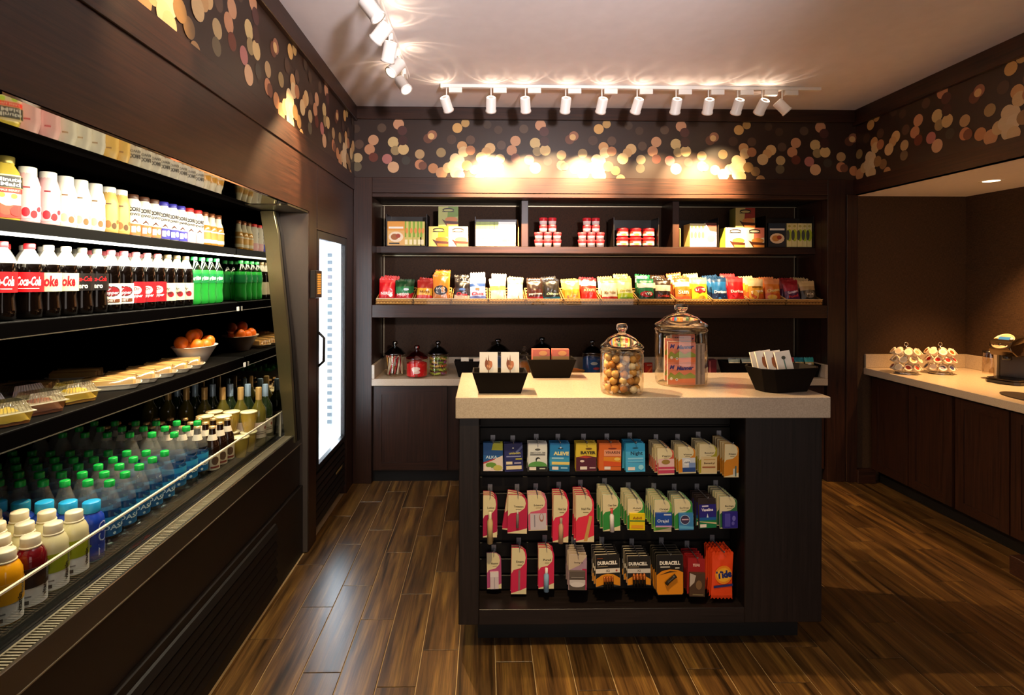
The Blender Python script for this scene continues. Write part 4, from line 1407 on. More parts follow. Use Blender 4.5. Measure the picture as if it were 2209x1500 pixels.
def bin_(x0, x1, h, label, flap=None, frame='1a1410', ft=0.006):
    t = thing('display_bin', label, 'display bin', ((x0 + x1) / 2, 4.34, Z1), 0, 'open display bins on the upper shelf')
    w = (x1 - x0) / 2
    m = pm(frame, 0.35)
    MB().box(-w, w, 0.19, 0.196, 0, h, m).build('back_wall', t)
    MB().box(-w, w, 0, 0.19, 0, 0.004, m).build('base', t)
    fm = pm('a8783c', 0.5)
    for sg, nm in ((-1, 'side_wall'), (1, 'side_wall')):
        mm = fm if (flap == sg) else m
        xx = sg * w
        MB().prism([(0.0, 0), (0.19, 0), (0.19, h), (0.0, h * (0.62 if flap == sg else 1.0))], min(xx, xx - sg * ft), max(xx, xx - sg * ft), mm, 'x').build(nm, t)
    return t


bin_(-0.781, -0.456, 0.255, 'dark open bin of dinner cartons at the shelf end by the cooler')
bin_(-0.078, 0.272, 0.235, 'dark bin with tan side full of white cartons, beside the first divider', flap=1)
bin_(1.026, 1.390, 0.235, 'dark bin of red lidded cups between the two dividers')
bin_(1.557, 1.870, 0.235, 'dark bin with tan side full of pale cartons, beyond the second divider', flap=-1)
bin_(2.251, 2.638, 0.255, 'dark bin with bright rim of lime cartons at the coffee niche end')
meal = lambda top, plate, food, bg: [('r', 0, 1, 0, 1, bg), ('r', 0, 1, 0.62, 1, top), ('r', 0.08, 0.92, 0.7, 0.78, 'e8e0d0'), ('e', 0.5, 0.36, 0.42, 0.22, plate), ('e', 0.42, 0.36, 0.22, 0.13, food), ('e', 0.62, 0.4, 0.14, 0.09, '9a3a1e'), ('r', 0.1, 0.7, 0.06, 0.12, '2a2a26')]
FRONT1 = carton(0.137, 0.03, 0.192, 'd89a3a', meal('d8923a', 'e6cfae', '9a5a2a', 'd8a45c'))
SP1 = carton(0.036, 0.14, 0.192, 'a8a030', [('r', 0, 1, 0, 1, 'c8b45c'), ('r', 0, 0.5, 0.35, 1, '7a9a24'), ('e', 0.6, 0.62, 0.3, 0.12, 'd8843a'), ('r', 0.2, 0.8, 0.05, 0.25, 'e8d8a8')])
FRONT2 = carton(0.135, 0.03, 0.192, 'e8e8e0', [('r', 0, 1, 0, 1, 'f2f0ea'), ('r', 0.1, 0.5, 0.78, 0.84, '9aa8c8'), ('e', 0.65, 0.5, 0.12, 0.1, '8a98b8'), ('r', 0.2, 0.5, 0.18, 0.28, 'c05a50'), ('r', 0.55, 0.65, 0.2, 0.28, 'c05a50')])
SP2 = carton(0.036, 0.14, 0.192, 'd8d8a0', [('r', 0, 1, 0, 1, 'ecead8'), ('e', 0.5, 0.45, 0.4, 0.16, '8a948a'), ('r', 0, 1, 0.7, 1, '8a9a48'), ('r', 0.2, 0.8, 0.3, 0.34, '5a6a5a')])
SP3 = carton(0.030, 0.14, 0.185, 'd8cc80', [('r', 0, 1, 0, 1, 'efe8b8'), ('e', 0.5, 0.5, 0.4, 0.16, 'c8b44a'), ('r', 0.2, 0.8, 0.78, 0.9, 'd8c040')])
FRONT3 = carton(0.09, 0.03, 0.19, 'e8dcc8', [('r', 0, 1, 0, 1, 'f0e4d2'), ('p', [(0, 1), (1, 1), (1, 0.62), (0.4, 0.66)], '6a3a34'), ('e', 0.5, 0.34, 0.36, 0.16, 'd88a6a')])
FRONT4 = carton(0.142, 0.03, 0.19, '1d2430', meal('1d2836', 'e8c8a0', 'c8843a', '20242c'))
SP4 = carton(0.040, 0.14, 0.19, 'd8cc80', [('r', 0, 1, 0, 1, 'dccf90'), ('e', 0.5, 0.5, 0.55, 0.26, 'a8b828'), ('e', 0.2, 0.5, 0.35, 0.22, '4a4c44'), ('e', 0.5, 0.88, 0.3, 0.05, 'b8a850')])
goods('dinner_carton', 'carton', FRONT1, -0.703, 4.348, Z1 + 0.005, 0, 'orange dinner carton with food picture, facing out of the first bin', 'cartons in the bins')
for i, u in enumerate((-0.623, -0.587, -0.553, -0.520, -0.495)):
    goods('dinner_carton', 'carton', SP1, u, 4.352, Z1 + 0.005, 0, 'narrow green and gold carton edge in the first bin, %s along' % ORD[i], 'cartons in the bins')
for i, u in enumerate((-0.052, -0.015, 0.022, 0.059, 0.092)):
    goods('dinner_carton', 'carton', SP2, u, 4.352, Z1 + 0.005, 0, 'narrow pale green carton edge in the second bin, %s along' % ORD[i], 'cartons in the bins')
goods('dinner_carton', 'carton', FRONT2, 0.177, 4.348, Z1 + 0.005, 0, 'white dinner carton facing out of the second bin', 'cartons in the bins')
for i, u in enumerate((1.658, 1.688, 1.718, 1.748)):
    goods('dinner_carton', 'carton', SP3, u, 4.352, Z1 + 0.005, 0, 'narrow cream carton edge in the bin beyond the second divider, %s along' % ORD[i], 'cartons in the bins')
goods('dinner_carton', 'carton', FRONT3, 1.811, 4.348, Z1 + 0.005, 0, 'cream dinner carton with brown corner facing out of its bin', 'cartons in the bins')
goods('dinner_carton', 'carton', FRONT4, 2.345, 4.348, Z1 + 0.005, 0, 'dark dinner carton with food picture, facing out of the last bin', 'cartons in the bins')
for i, u in enumerate((2.446, 2.488, 2.533, 2.571, 2.608)):
    goods('dinner_carton', 'carton', SP4, u, 4.352, Z1 + 0.005, 0, 'narrow lime and charcoal carton edge in the last bin, %s along' % ORD[i], 'cartons in the bins')

# cups
cupW = [('cup_body', MB().lathe([(0.0005, 0), (0.029, 0), (0.0335, 0.045)], pm('efe6e0'), 18).mesh('cup_body')), ('band', MB().lathe([(0.0325, 0.03), (0.034, 0.045)], pm('c8202a'), 18).mesh('band')),
        ('lid', MB().lathe([(0.0352, 0.044), (0.0352, 0.053), (0.033, 0.057), (0.0005, 0.0575)], pm('d83038', 0.3), 18).mesh('lid'))]
n = 0
for base, nm in (((0.433, 0.504, 0.578), 'pyramid nearer the cooler'), ((0.783, 0.854, 0.925), 'pyramid in mid shelf')):
    for lv in range(2):
        for i in range(3):
            goods('noodle_cup', 'cup', cupW, base[i] + (-0.001, 0, 0.001)[i], 4.375, Z1 + 0.0585 * lv, 0, 'white cup with red lid, %s, row %s, %s along' % (nm, ('one', 'two')[lv], ORD[i]), 'pyramids of red-lidded cups')
    for lv in range(2):
        for i in range(2):
            goods('noodle_cup', 'cup', cupW, (base[i] + base[i + 1]) / 2, 4.375, Z1 + 0.0585 * (lv + 2), 0, 'white cup with red lid, %s, row %s, %s along' % (nm, ('three', 'four')[lv], ORD[i]), 'pyramids of red-lidded cups')
cupR = [('cup_body', MB().lathe([(0.0005, 0), (0.04, 0), (0.048, 0.062)], pm('c02028', 0.3), 20).mesh('cup_body')),
        ('label', band(0.0462, 0.012, 0.048, 'e8d8c8', [('r', 0, 1, 0.5, 1, 'd05040'), ('r', 0.4, 0.62, 0.55, 0.8, 'f4ece4'), ('e', 0.5, 0.25, 0.08, 0.2, 'c88a4a')]).mesh('label')),
        ('lid', MB().lathe([(0.050, 0.06), (0.050, 0.069), (0.047, 0.074), (0.0005, 0.0745)], pm('d02830', 0.3), 20).mesh('lid'))]
for lv in range(2):
    for i, u in enumerate((1.115, 1.220, 1.326)):
        goods('soup_cup', 'cup', cupR, u, 4.41, Z1 + 0.005 + 0.076 * lv, 0, 'red soup cup in the bin between the dividers, %s layer, %s along' % (('lower', 'upper')[lv], ORD[i]), 'red soup cups in the bin')

# ================================================================= snack shelf: wicker baskets full of bags
WICK = [pm('a8783c', 0.6), pm('c89a58', 0.6), pm('7a5428', 0.6)]


def basket_mesh(w):
    """woven rows of strands on three low walls and the sloping sides"""
    mb = MB()
    D, hf, hb = 0.275, 0.038, 0.12
    rows = 5
    for r in range(rows):
        zf = 0.006 + r * (hf - 0.006) / rows
        pts = []
        n = 22
        for i in range(n + 1):
            pts.append((-w / 2 + w * i / n, 0.003 * (1 if (i + r) % 2 else -1), zf))
        mb.tube(pts, 0.0052, WICK[r % 3], 5)
        for sg in (-1, 1):
            pts = [(sg * w / 2 + 0.003 * (1 if (i + r) % 2 else -1), D * i / 12, 0.006 + r * ((hf + (hb - hf) * i / 12) - 0.006) / rows) for i in range(13)]
            mb.tube(pts, 0.0036, WICK[(r + 1) % 3], 5)
        mb.tube([(-w / 2 + w * i / 10, D + 0.003 * (1 if (i + r) % 2 else -1), 0.006 + r * (hb - 0.006) / rows) for i in range(11)], 0.008, WICK[r % 3], 5)
    return mb.mesh('woven_wall'), rim_mesh(w, D, hf, hb), MB().box(-w / 2, w / 2, 0, D, 0.0, 0.005, WICK[2]).mesh('base')


def rim_mesh(w, D, hf, hb):
    return MB().tube([(-w / 2, 0, hf), (w / 2, 0, hf), (w / 2, D, hb), (-w / 2, D, hb)], 0.006, WICK[1], 6, True).mesh('rim')


BW = 0.271
wall_me, rim_me, base_me = basket_mesh(BW)


def pillow(w, h, d, cols, seed=0):
    """snack bag: cols = list of (upper limit share, colour) from the bottom; crimped flat seals at both ends"""
    rnd = random.Random(seed)
    nx, nz = 12, 16
    ph = [rnd.uniform(0, 6) for _ in range(4)]

    def bul(a, b):
        e = max(0.0, math.sin(PI * min(1, max(0, (b - 0.07) / 0.86)))) ** 0.6 * max(0.0, 1 - (2 * a - 1) ** 2) ** 0.55
        wr = 0.2 * math.sin(9 * a + 14 * b + ph[0]) * math.sin(7 * b + ph[1]) + 0.13 * math.sin(16 * a - 9 * b + ph[2])
        return d / 2 * e * (1 + wr)
    mb = MB()
    for sg in (-1, 1):
        vs = []
        for j in range(nz + 1):
            for i in range(nx + 1):
                a, b = i / nx, j / nz
                pin = 1 - 0.07 * math.sin(PI * b)
                zz = h * b + (0.004 * (1 if i % 2 else -1) if j in (0, nz) else 0)
                vs.append(((a - 0.5) * w * pin, sg * bul(a, b) + 0.002 * math.sin(11 * a + ph[3]) * (b > 0.9), zz))
        st = len(mb.v)
        mb.v += vs
        for j in range(nz):
            b = (j + 0.5) / nz
            c = [q for q in cols if b <= q[0]][0][1]
            for i in range(nx):
                k = st + j * (nx + 1) + i
                f = (k, k + 1, k + nx + 2, k + nx + 1)
                mb.f.append(f if sg < 0 else f[::-1])
                mb.m.append(pm(c, 0.28, 0.0, 0.55))
                mb.sm.append(True)

    def onto(x, y, z):
        return (x, -bul(min(1, max(0, x / w + 0.5)), min(1, max(0, z / h))) - 0.0022 + y, z)
    return mb, onto


def bag_meshes(w, h, d, cols, art=(), seed=0):
    mb, onto = pillow(w, h, d, cols, seed)
    out = [('bag_body', mb.mesh('bag_body'))]
    if art:
        p = MB().art(art, w, h, 0, -w / 2, 0, seg=10)
        st = 0
        out.append(('front_print', p.map(onto).mesh('front_print')))
    return out


T = lambda s, z, size, c, w, **k: ('t', s, 0.5, z, size, c, dict(w=w, bold=0.03, **k))
# one entry per column of bags: (plain words, colour bands, print, height)
BAGS = [
    ('red', [(0.25, 'b8121a'), (0.8, 'c8161e'), (1, 'd83a3a')], [T('NERDS', 0.36, 0.16, 'f4ece0', 0.7), ('e', 0.75, 0.3, 0.12, 0.08, 'e8e0d8')], 0.19),
    ('dark green', [(0.35, 'b01820'), (0.7, '1d6a3a'), (1, '15401f')], [T('NERDS', 0.34, 0.13, 'e8e0d0', 0.7), ('e', 0.7, 0.55, 0.16, 0.06, 'c8d8e0')], 0.18),
    ('yellow and red', [(0.3, 'c82a20'), (0.62, 'd8a028'), (1, 'a82a22')], [T('NUTS', 0.45, 0.13, '7a3a12', 0.6)], 0.18),
    ('orange', [(0.35, 'c87a3a'), (1, 'd8812c')], [('e', 0.52, 0.42, 0.42, 0.17, '20242c'), T('ROLD', 0.47, 0.11, 'e0dccf', 0.55), T('GOLD', 0.36, 0.11, 'e0dccf', 0.55)], 0.225),
    ('charcoal', [(0.3, 'b8a890'), (0.62, '26222a'), (1, '1a1618')], [T('Chex', 0.34, 0.17, 'c8202a', 0.7), ('e', 0.5, 0.55, 0.2, 0.06, '4a6aa8')], 0.185),
    ('light blue', [(0.25, '5a6aa8'), (0.62, 'b8c4e0'), (0.78, '3a5a9a'), (1, 'd0d8e6')], [T('Chex', 0.34, 0.17, 'b8202a', 0.75), ('e', 0.5, 0.52, 0.14, 0.05, 'd86a4a')], 0.2),
    ('cream', [(0.5, 'dcd0b0'), (0.66, 'b89a5a'), (1, 'e8dcc0')], [('p', [(0.1, 0.14), (0.9, 0.3), (0.85, 0.08), (0.2, 0.02)], '9a8a6a')], 0.19),
    ('white', [(0.75, 'efe6d4'), (1, 'c8b080')], [('p', [(0.3, 0.1), (0.7, 0.28), (0.8, 0.08)], 'c88a3a')], 0.19),
    ('brown', [(0.26, '8a1a1e'), (0.55, '46211a'), (1, '33231c')], [T('popcorners', 0.38, 0.12, 'f0e6d8', 0.8)], 0.18),
    ('black and teal', [(0.26, '15546a'), (0.6, '26241c'), (1, '28241f')], [T('Olives', 0.38, 0.13, 'c8d8a8', 0.75, shear=0.2)], 0.18),
    ('gold', [(0.55, 'c8882c'), (0.8, 'dcb860'), (1, 'c8a050')], [('p', [(0.15, 0.3), (0.85, 0.42), (0.8, 0.28), (0.2, 0.2)], '7a5018')], 0.185),
    ('red and white', [(0.4, 'b82018'), (0.7, 'c83022'), (0.86, 'efe0d8'), (1, 'b0202a')], [T('KEEFE', 0.5, 0.14, 'e8b088', 0.7, shear=0.15)], 0.195),
    ('cream and red', [(0.25, 'b02a1e'), (0.8, 'efe2c4'), (1, 'd0b070')], [T('Miss Vickies', 0.42, 0.16, '8a6a30', 0.7, shear=0.2)], 0.19),
    ('lime', [(0.38, 'a8c02a'), (0.8, 'e0dca0'), (1, 'd0c070')], [('r', 0.1, 0.9, 0.08, 0.12, '6a9a1a'), ('r', 0.1, 0.9, 0.18, 0.22, '6a9a1a'), T('Garden', 0.48, 0.12, 'a8a030', 0.7)], 0.2),
    ('green', [(0.35, '183a24'), (0.62, '1d6a42'), (0.8, 'e6e0dc'), (1, '2a8a5a')], [('e', 0.5, 0.36, 0.4, 0.12, 'a8202a'), T('LAYS', 0.36, 0.14, 'f4ece0', 0.6), ], 0.19),
    ('black', [(0.5, '2a1c16'), (0.72, 'd8ccb0'), (1, '3a2a1c')], [T('Kettle', 0.3, 0.14, 'b83a30', 0.7)], 0.185),
    ('orange and cream', [(0.25, 'd85a34'), (0.6, 'd8762c'), (0.8, 'f0d8c0'), (1, 'd86038')], [T('Sun', 0.42, 0.22, 'fff4e4', 0.65)], 0.205),
    ('yellow', [(0.78, 'e6c428'), (1, 'e8d880')], [('e', 0.5, 0.52, 0.36, 0.13, 'b0202a'), T('LAYS', 0.52, 0.15, 'fff4e4', 0.55), ('e', 0.6, 0.16, 0.24, 0.12, 'c8a03a')], 0.2),
    ('blue', [(0.4, '15264a'), (0.8, '1c5a94'), (1, '1a3a60')], [T('Doritos', 0.42, 0.15, 'f0f0f4', 0.75), ('p', [(0.2, 0.25), (0.5, 0.1), (0.8, 0.25)], '2a6ab0')], 0.205),
    ('bright red', [(0.8, 'c81a20'), (1, 'd8343a')], [('p', [(0.1, 0.34), (0.9, 0.34), (0.5, 0.14)], '8a1014'), T('Doritos', 0.44, 0.15, 'f4ece4', 0.75)], 0.205),
    ('amber', [(0.4, 'c85a1e'), (0.7, 'd89a2c'), (1, 'e8d4a4')], [('e', 0.3, 0.3, 0.3, 0.2, 'e0a83a'), T('Fritos', 0.46, 0.17, 'fff0d8', 0.75, rot=0.25), ('r', 0.2, 0.8, 0.62, 0.66, '5a3a1a')], 0.195),
    ('orange', [(0.35, 'c8521c'), (0.78, 'dc7a24'), (1, 'e0905a')], [T('Cheetos', 0.5, 0.17, 'f8e090', 0.78, rot=0.2), ('e', 0.4, 0.22, 0.3, 0.1, 'e8b040')], 0.2),
    ('maroon', [(0.5, '54204a'), (0.75, '9a1a30'), (1, '8a1620')], [T('Smart', 0.46, 0.15, 'e8d0d8', 0.7, rot=0.2), T('Food', 0.28, 0.15, 'c8342c', 0.6, rot=0.2)], 0.19),
    ('tan and black', [(0.55, '3a3024'), (0.78, 'a8885a'), (1, 'c8ac78')], [('e', 0.5, 0.4, 0.3, 0.18, '6a5a44'), T('mix', 0.4, 0.14, 'd8c8a8', 0.4)], 0.18),
]
bk_u = [XL + 0.02 + (k + 0.5) * (XR - XL - 0.04) / 12 for k in range(12)]
rb = random.Random(3)
for bi, bx in enumerate(bk_u):
    t = thing('wicker_basket', 'woven wicker basket of snack bags, %s from the cooler side' % ORD[bi], 'basket', (bx, 4.205, Z2 + 0.001), 0, 'wicker baskets on the snack shelf')
    for nm, me in (('woven_wall', wall_me), ('rim', rim_me), ('base', base_me)):
        o = bpy.data.objects.new(nm, me)
        COL.objects.link(o)
        o.parent = t
    for c in range(2):
        nm, cols, art, hh = BAGS[bi * 2 + c]
        front = bag_meshes(0.126, hh * 1.0, 0.044, cols, art, bi * 7 + c)
        rear = bag_meshes(0.122, hh * 0.98, 0.042, cols, (), bi * 7 + c + 50)
        lean, tilt = rb.uniform(0.14, 0.3), rb.uniform(-0.05, 0.05)
        for q in range(3):
            me = front if q == 0 else rear
            o = goods('snack_bag', 'snack bag', me, bx + (c - 0.5) * 0.1285 + rb.uniform(-.001, .001), 4.240 + 0.068 * q, Z2 + 0.014 + (0.004 + rb.uniform(0, 0.018)) * q, 0,
                      '%s snack bag in the %s basket, %s' % (nm, ORD[bi], ('standing in front', 'tucked behind the front one', 'at the back')[q]), 'snack bags in wicker baskets')
            o.rotation_euler = (-lean, tilt + rb.uniform(-.05, .05) * q, rb.uniform(-.02, .02))
# clear front strip along the baskets
cs = thing('shelf_guard', 'low clear acrylic guard strip along the front of the snack shelf', 'guard rail', (0.9, 4.188, Z2))
part(MB().box(XL + 0.03, XR - 0.03, 4.187, 4.190, Z2, Z2 + 0.045, glassy('faf8f2', 0.4, 0.03)), 'strip', cs)
part(MB().box(XL + 0.03, XR - 0.03, 4.1865, 4.1905, Z2 + 0.045, Z2 + 0.048, pm('d8c8a4', 0.2)), 'polished_edge', cs)


# ================================================================= jars
JG = glassy('fbf6ea', 0.75, 0.07, 0.03)


def jar(x, y, z, R, H, label, cat='jar', glass=JG, knob=True, lid_glass=None, group=None):
    lg = lid_glass or solid_glass()
    t = thing('glass_jar', label, cat, (x, y, z + 0.0005), 0, group)
    MB().lathe([(0.0005, 0.006), (R * 0.86, 0.004), (R * 0.9, 0.0), (R * 0.96, 0.006), (R, 0.03), (R, H * 0.86), (R * 0.97, H * 0.92), (R * 0.9, H * 0.96), (R * 0.93, H * 0.985), (R * 0.96, H)], glass, 32).build('jar_body', t)
    MB().lathe([(0.0005, H + 0.003), (R * 0.9, H + 0.003), (R * 0.99, H + 0.002), (R * 1.02, H + 0.006), (R * 0.97, H + 0.012), (R * 0.80, H + 0.024), (R * 0.62, H + 0.042), (R * 0.3, H + 0.058), (R * 0.16, H + 0.062), (R * 0.17, H + 0.07), (R * 0.25, H + 0.078), (R * 0.26, H + 0.094), (R * 0.2, H + 0.103), (0.0005, H + 0.105)], lg, 32).build('lid', t)
    MB().lathe([(R * 0.955, H * 0.9), (R * 1.01, H * 0.93), (R * 1.02, H * 0.945), (R * 0.96, H * 0.97)], glass, 32).build('rim', t)
    return t


# ---- the two jars on the island
TOP = 1.0705
j1x, j1y = 0.589, 2.335
jar(j1x, j1y, TOP, 0.091, 0.192, 'smaller glass jar of wrapped caramel popcorn balls on the island worktop')
j2x, j2y = 0.916, 2.535
jar(j2x, j2y, TOP, 0.118, 0.268, 'tall glass jar of pink wafer packs on the island worktop')
cols = ['d8a45a', 'e6c48c', 'b87a38', 'f2e2c0', 'c88a44', 'dcb070']
cand = []
for c in cols:
    mb = MB()
    rnd = random.Random(c)
    vs, n = [], 10
    prof = [(0.001, -0.017), (0.011, -0.014), (0.0165, -0.006), (0.0175, 0.003), (0.0135, 0.012), (0.006, 0.0165), (0.001, 0.017)]
    mb.lathe(prof, pm(c, 0.3), n)
    mb.v = [tuple(q * rnd.uniform(0.84, 1.08) for q in p) for p in mb.v]
    tw = MB().lathe([(0.004, 0.015), (0.010, 0.026), (0.012, 0.027)], milky('f2e8dc', 0.55), 7)
    cand.append((mb.mesh('sweet'), tw.mesh('twist')))
rnd = random.Random(11)
spots = []
lay = 0
zc = 0.027
while zc < 0.160:
    off = rnd.uniform(0, 6)
    for R, n in ((0.062, 10), (0.027, 4)):
        if zc > 0.15 and R > 0.05 and rnd.random() < .4:
            continue
        for k in range(n):
            a = off + 2 * PI * k / n + rnd.uniform(-.12, .12)
            spots.append((R * math.cos(a), R * math.sin(a), zc + rnd.uniform(-.004, .004)))
    zc += 0.0315
seen = 0
for sx, sy, sz in spots:
    seen += 1
    k = rnd.randrange(len(cols))
    t = thing('wrapped_sweet', 'clear-wrapped caramel popcorn ball inside the smaller island jar', 'sweet', (j1x + sx, j1y + sy, TOP + sz), 0, 'caramel popcorn balls in the island jar')
    t.rotation_euler = (rnd.uniform(0, 6), rnd.uniform(0, 6), rnd.uniform(0, 6))
    for nm, me in zip(('sweet_body', 'wrapper_twist'), cand[k]):
        o = bpy.data.objects.new(nm, me)
        COL.objects.link(o)
        o.parent = t
# wafer packs in the tall jar
WAF = [('r', 0, 1, 0, 1, 'e88a6a')]
for zz in (0.02, 0.51):
    WAF += [('r', 0, 1, zz + 0.02, zz + 0.17, 'e87a48'), ('r', 0, 1, zz + 0.33, zz + 0.46, 'f09a90'), ('p', [(0, zz + 0.17), (0.1, zz + 0.27), (0.25, zz + 0.2), (0.42, zz + 0.28), (0.6, zz + 0.2), (0.82, zz + 0.27), (1, zz + 0.2), (1, zz + 0.14), (0, zz + 0.1)], '8a9a2c'),
            ('e', 0.12, zz + 0.12, 0.05, 0.035, 'f8ece0'), ('e', 0.32, zz + 0.1, 0.05, 0.035, 'f8ece0'), ('e', 0.32, zz + 0.1, 0.02, 0.014, '3a2a6a'), ('t', 'M', 0.13, zz + 0.385, 0.12, '2a2a8a', {'shear': 0.3, 'bold': 0.05}), ('t', 'Manner', 0.6, zz + 0.37, 0.12, '2a2a8a', {'shear': 0.3, 'bold': 0.05, 'w': 0.6, 'rot': 0.06})]
wp = carton(0.122, 0.016, 0.195, 'c8c4c8', WAF)
fo = carton(0.055, 0.012, 0.185, 'b8a8a0', [('r', 0, 1, 0, 1, 'a89a98'), ('r', 0.12, 0.2, 0.02, 0.98, '5a5450'), ('r', 0.34, 0.42, 0.02, 0.98, 'd8ccc8'), ('r', 0.55, 0.62, 0.02, 0.98, '6a625e'), ('r', 0.75, 0.82, 0.02, 0.98, 'd0c4bc')])
goods('wafer_pack', 'wafer pack', wp, j2x - 0.022, j2y - 0.070, TOP + 0.008, -0.08, 'pink wafer pack with blue script, at the front of the tall jar', 'wafer packs in the tall jar')
goods('wafer_pack', 'wafer pack', wp, j2x - 0.025, j2y - 0.035, TOP + 0.02, -0.1, 'pink wafer pack standing second in the tall jar', 'wafer packs in the tall jar')
goods('wafer_pack', 'wafer pack', fo, j2x + 0.064, j2y - 0.065, TOP + 0.008, 0.35, 'silver wafer pack edge beside the front pink pack', 'wafer packs in the tall jar')
goods('wafer_pack', 'wafer pack', wp, j2x + 0.02, j2y + 0.025, TOP + 0.032, 0.25, 'pink wafer pack leaning at the back of the tall jar', 'wafer packs in the tall jar')
goods('wafer_pack', 'wafer pack', fo, j2x - 0.02, j2y + 0.055, TOP + 0.03, 0.1, 'silver wafer pack edge on the cooler side of the tall jar', 'wafer packs in the tall jar')

# ---- tapered black bowls with sachets
BWL = pm('120d09', 0.6, spec=0.08)


def tapered_bowl(x, y, z, wt, wb, d_t, d_b, h, rz, label, chamfer=0.0):
    t = thing('tapered_bowl', label, 'bowl', (x, y, z + 0.0005), rz)
    def ring(w, d, zz, c):
        c = min(c, d * 0.6)
        if c <= 0:
            return [(-w, -d, zz), (w, -d, zz), (w, d, zz), (-w, d, zz)]
        return [(-w + c, -d, zz), (w - c, -d, zz), (w, -d + c, zz), (w, d - c, zz), (w - c, d, zz), (-w + c, d, zz), (-w, d - c, zz), (-w, -d + c, zz)]
    th = 0.007
    rings = [ring(wb / 2, d_b / 2, 0, chamfer), ring(wt / 2, d_t / 2, h, chamfer), ring(wt / 2 - th, d_t / 2 - th, h, chamfer), ring(wb / 2 - th, d_b / 2 - th, 0.008, chamfer)]
    n = len(rings[0])
    vs = [p for r in rings for p in r]
    fs = [tuple(range(n))[::-1]] + [tuple(3 * n + k for k in range(n))]
    for j in range(3):
        for k in range(n):
            fs.append((j * n + k, j * n + (k + 1) % n, (j + 1) * n + (k + 1) % n, (j + 1) * n + k))
    MB().add(vs, fs, BWL).build('bowl_body', t, bevel=0.0015)
    return t


TREE = [('r', 0, 1, 0, 1, 'fbf4e8'), ('r', 0.48, 0.52, 0.12, 0.42, '6a4a30'), ('e', 0.5, 0.55, 0.17, 0.17, 'a86a3c'), ('e', 0.38, 0.6, 0.09, 0.14, '8a4a24'), ('e', 0.62, 0.58, 0.09, 0.12, 'c8784a'), ('p', [(0.46, 0.7), (0.5, 0.92), (0.53, 0.7)], '7a4a28'),
        ('p', [(0.32, 0.66), (0.36, 0.84), (0.4, 0.66)], '8a4a24'), ('e', 0.55, 0.5, 0.05, 0.05, 'e0a070'), ('e', 0.44, 0.52, 0.05, 0.05, 'd89060')]


def sachet(w, h, art=TREE, seed=0):
    me = MB().box(-w / 2, w / 2, 0, 0.008, 0, h, pm('f2eadc', 0.5))
    o = me.mesh('sachet_body')
    return [('sachet_body', o), ('front_print', MB().art(art, w, h, -0.0002, -w / 2).mesh('front_print'))]


b1x = 0.066
tapered_bowl(b1x, 2.365, TOP, 0.235, 0.178, 0.14, 0.10, 0.091, 0, 'black tapered bowl with two standing white sachets, at the island corner')
sa = sachet(0.078, 0.125)
goods('printed_sachet', 'sachet', sa, 0.018, 2.352, TOP + 0.045, 0, 'white sachet with brown tree print in the corner bowl, nearer the cooler', 'tree-print sachets').rotation_euler = (-0.12, 0, 0)
goods('printed_sachet', 'sachet', sa, 0.111, 2.352, TOP + 0.045, 0, 'white sachet with brown tree print in the corner bowl, nearer the jars', 'tree-print sachets').rotation_euler = (-0.12, 0, 0)
b2x = 0.330
tapered_bowl(b2x, 2.735, TOP, 0.24, 0.18, 0.14, 0.10, 0.092, 0, 'black tapered bowl of pink packs on the far edge of the island')
PKP = [('r', 0, 1, 0, 1, 'c86a58'), ('r', 0, 1, 0, 0.45, '9a7a4a'), ('r', 0.1, 0.9, 0.1, 0.2, '4a3a2a'), ('e', 0.6, 0.7, 0.25, 0.2, 'e0a060')]
pk = carton(0.085, 0.05, 0.062, 'c86a58', PKP)
goods('snack_pack', 'snack pack', pk, b2x - 0.048, 2.71, TOP + 0.075, 0.05, 'pink snack pack in the far bowl, nearer the cooler')
goods('snack_pack', 'snack pack', pk, b2x + 0.048, 2.71, TOP + 0.075, -0.05, 'pink snack pack in the far bowl, nearer the jars')
b3x = 1.309
tapered_bowl(b3x, 2.39, TOP, 0.30, 0.225, 0.17, 0.125, 0.105, 0.25, 'black eight-sided tapered bowl with leaning white sachets, on the niche side', 0.035)
SL = [('r', 0, 1, 0, 1, 'fbf4e8'), ('e', 0.5, 0.6, 0.2, 0.18, 'a86a3c'), ('e', 0.4, 0.66, 0.08, 0.14, '8a4a24'), ('e', 0.62, 0.62, 0.09, 0.13, 'b8744a'), ('p', [(0.46, 0.74), (0.5, 0.95), (0.54, 0.74)], '7a4a28'), ('p', [(0.47, 0.5), (0.53, 0.5), (0.6, 0.02), (0.54, 0.02)], '6a4a30')]
s3 = sachet(0.07, 0.13, SL)
s3b = sachet(0.07, 0.13, [('r', 0, 1, 0, 1, 'ebe4d8'), ('r', 0.46, 0.54, 0.3, 0.8, '5a7a6a'), ('e', 0.5, 0.78, 0.14, 0.06, '4a4a40'), ('r', 0.2, 0.8, 0.08, 0.11, '8a8478')])
for i, (u, me, ds) in enumerate(((1.224, sachet(0.05, 0.125, [('r', 0, 1, 0, 1, 'f0e6d2')]), 'plain cream sachet leaning in the niche-side bowl'), (1.252, s3, 'white sachet with brown tree print, middle of the niche-side bowl'),
                             (1.289, s3, 'white sachet with brown tree print, second in the niche-side bowl'), (1.326, s3b, 'white sachet with a small green mark in the niche-side bowl'))):
    o = goods('printed_sachet', 'sachet', me, u, 2.392 - 0.0115 * i, TOP + 0.045, 0, ds, 'tree-print sachets')
    o.rotation_euler = (-0.2, -0.14, 0.08)

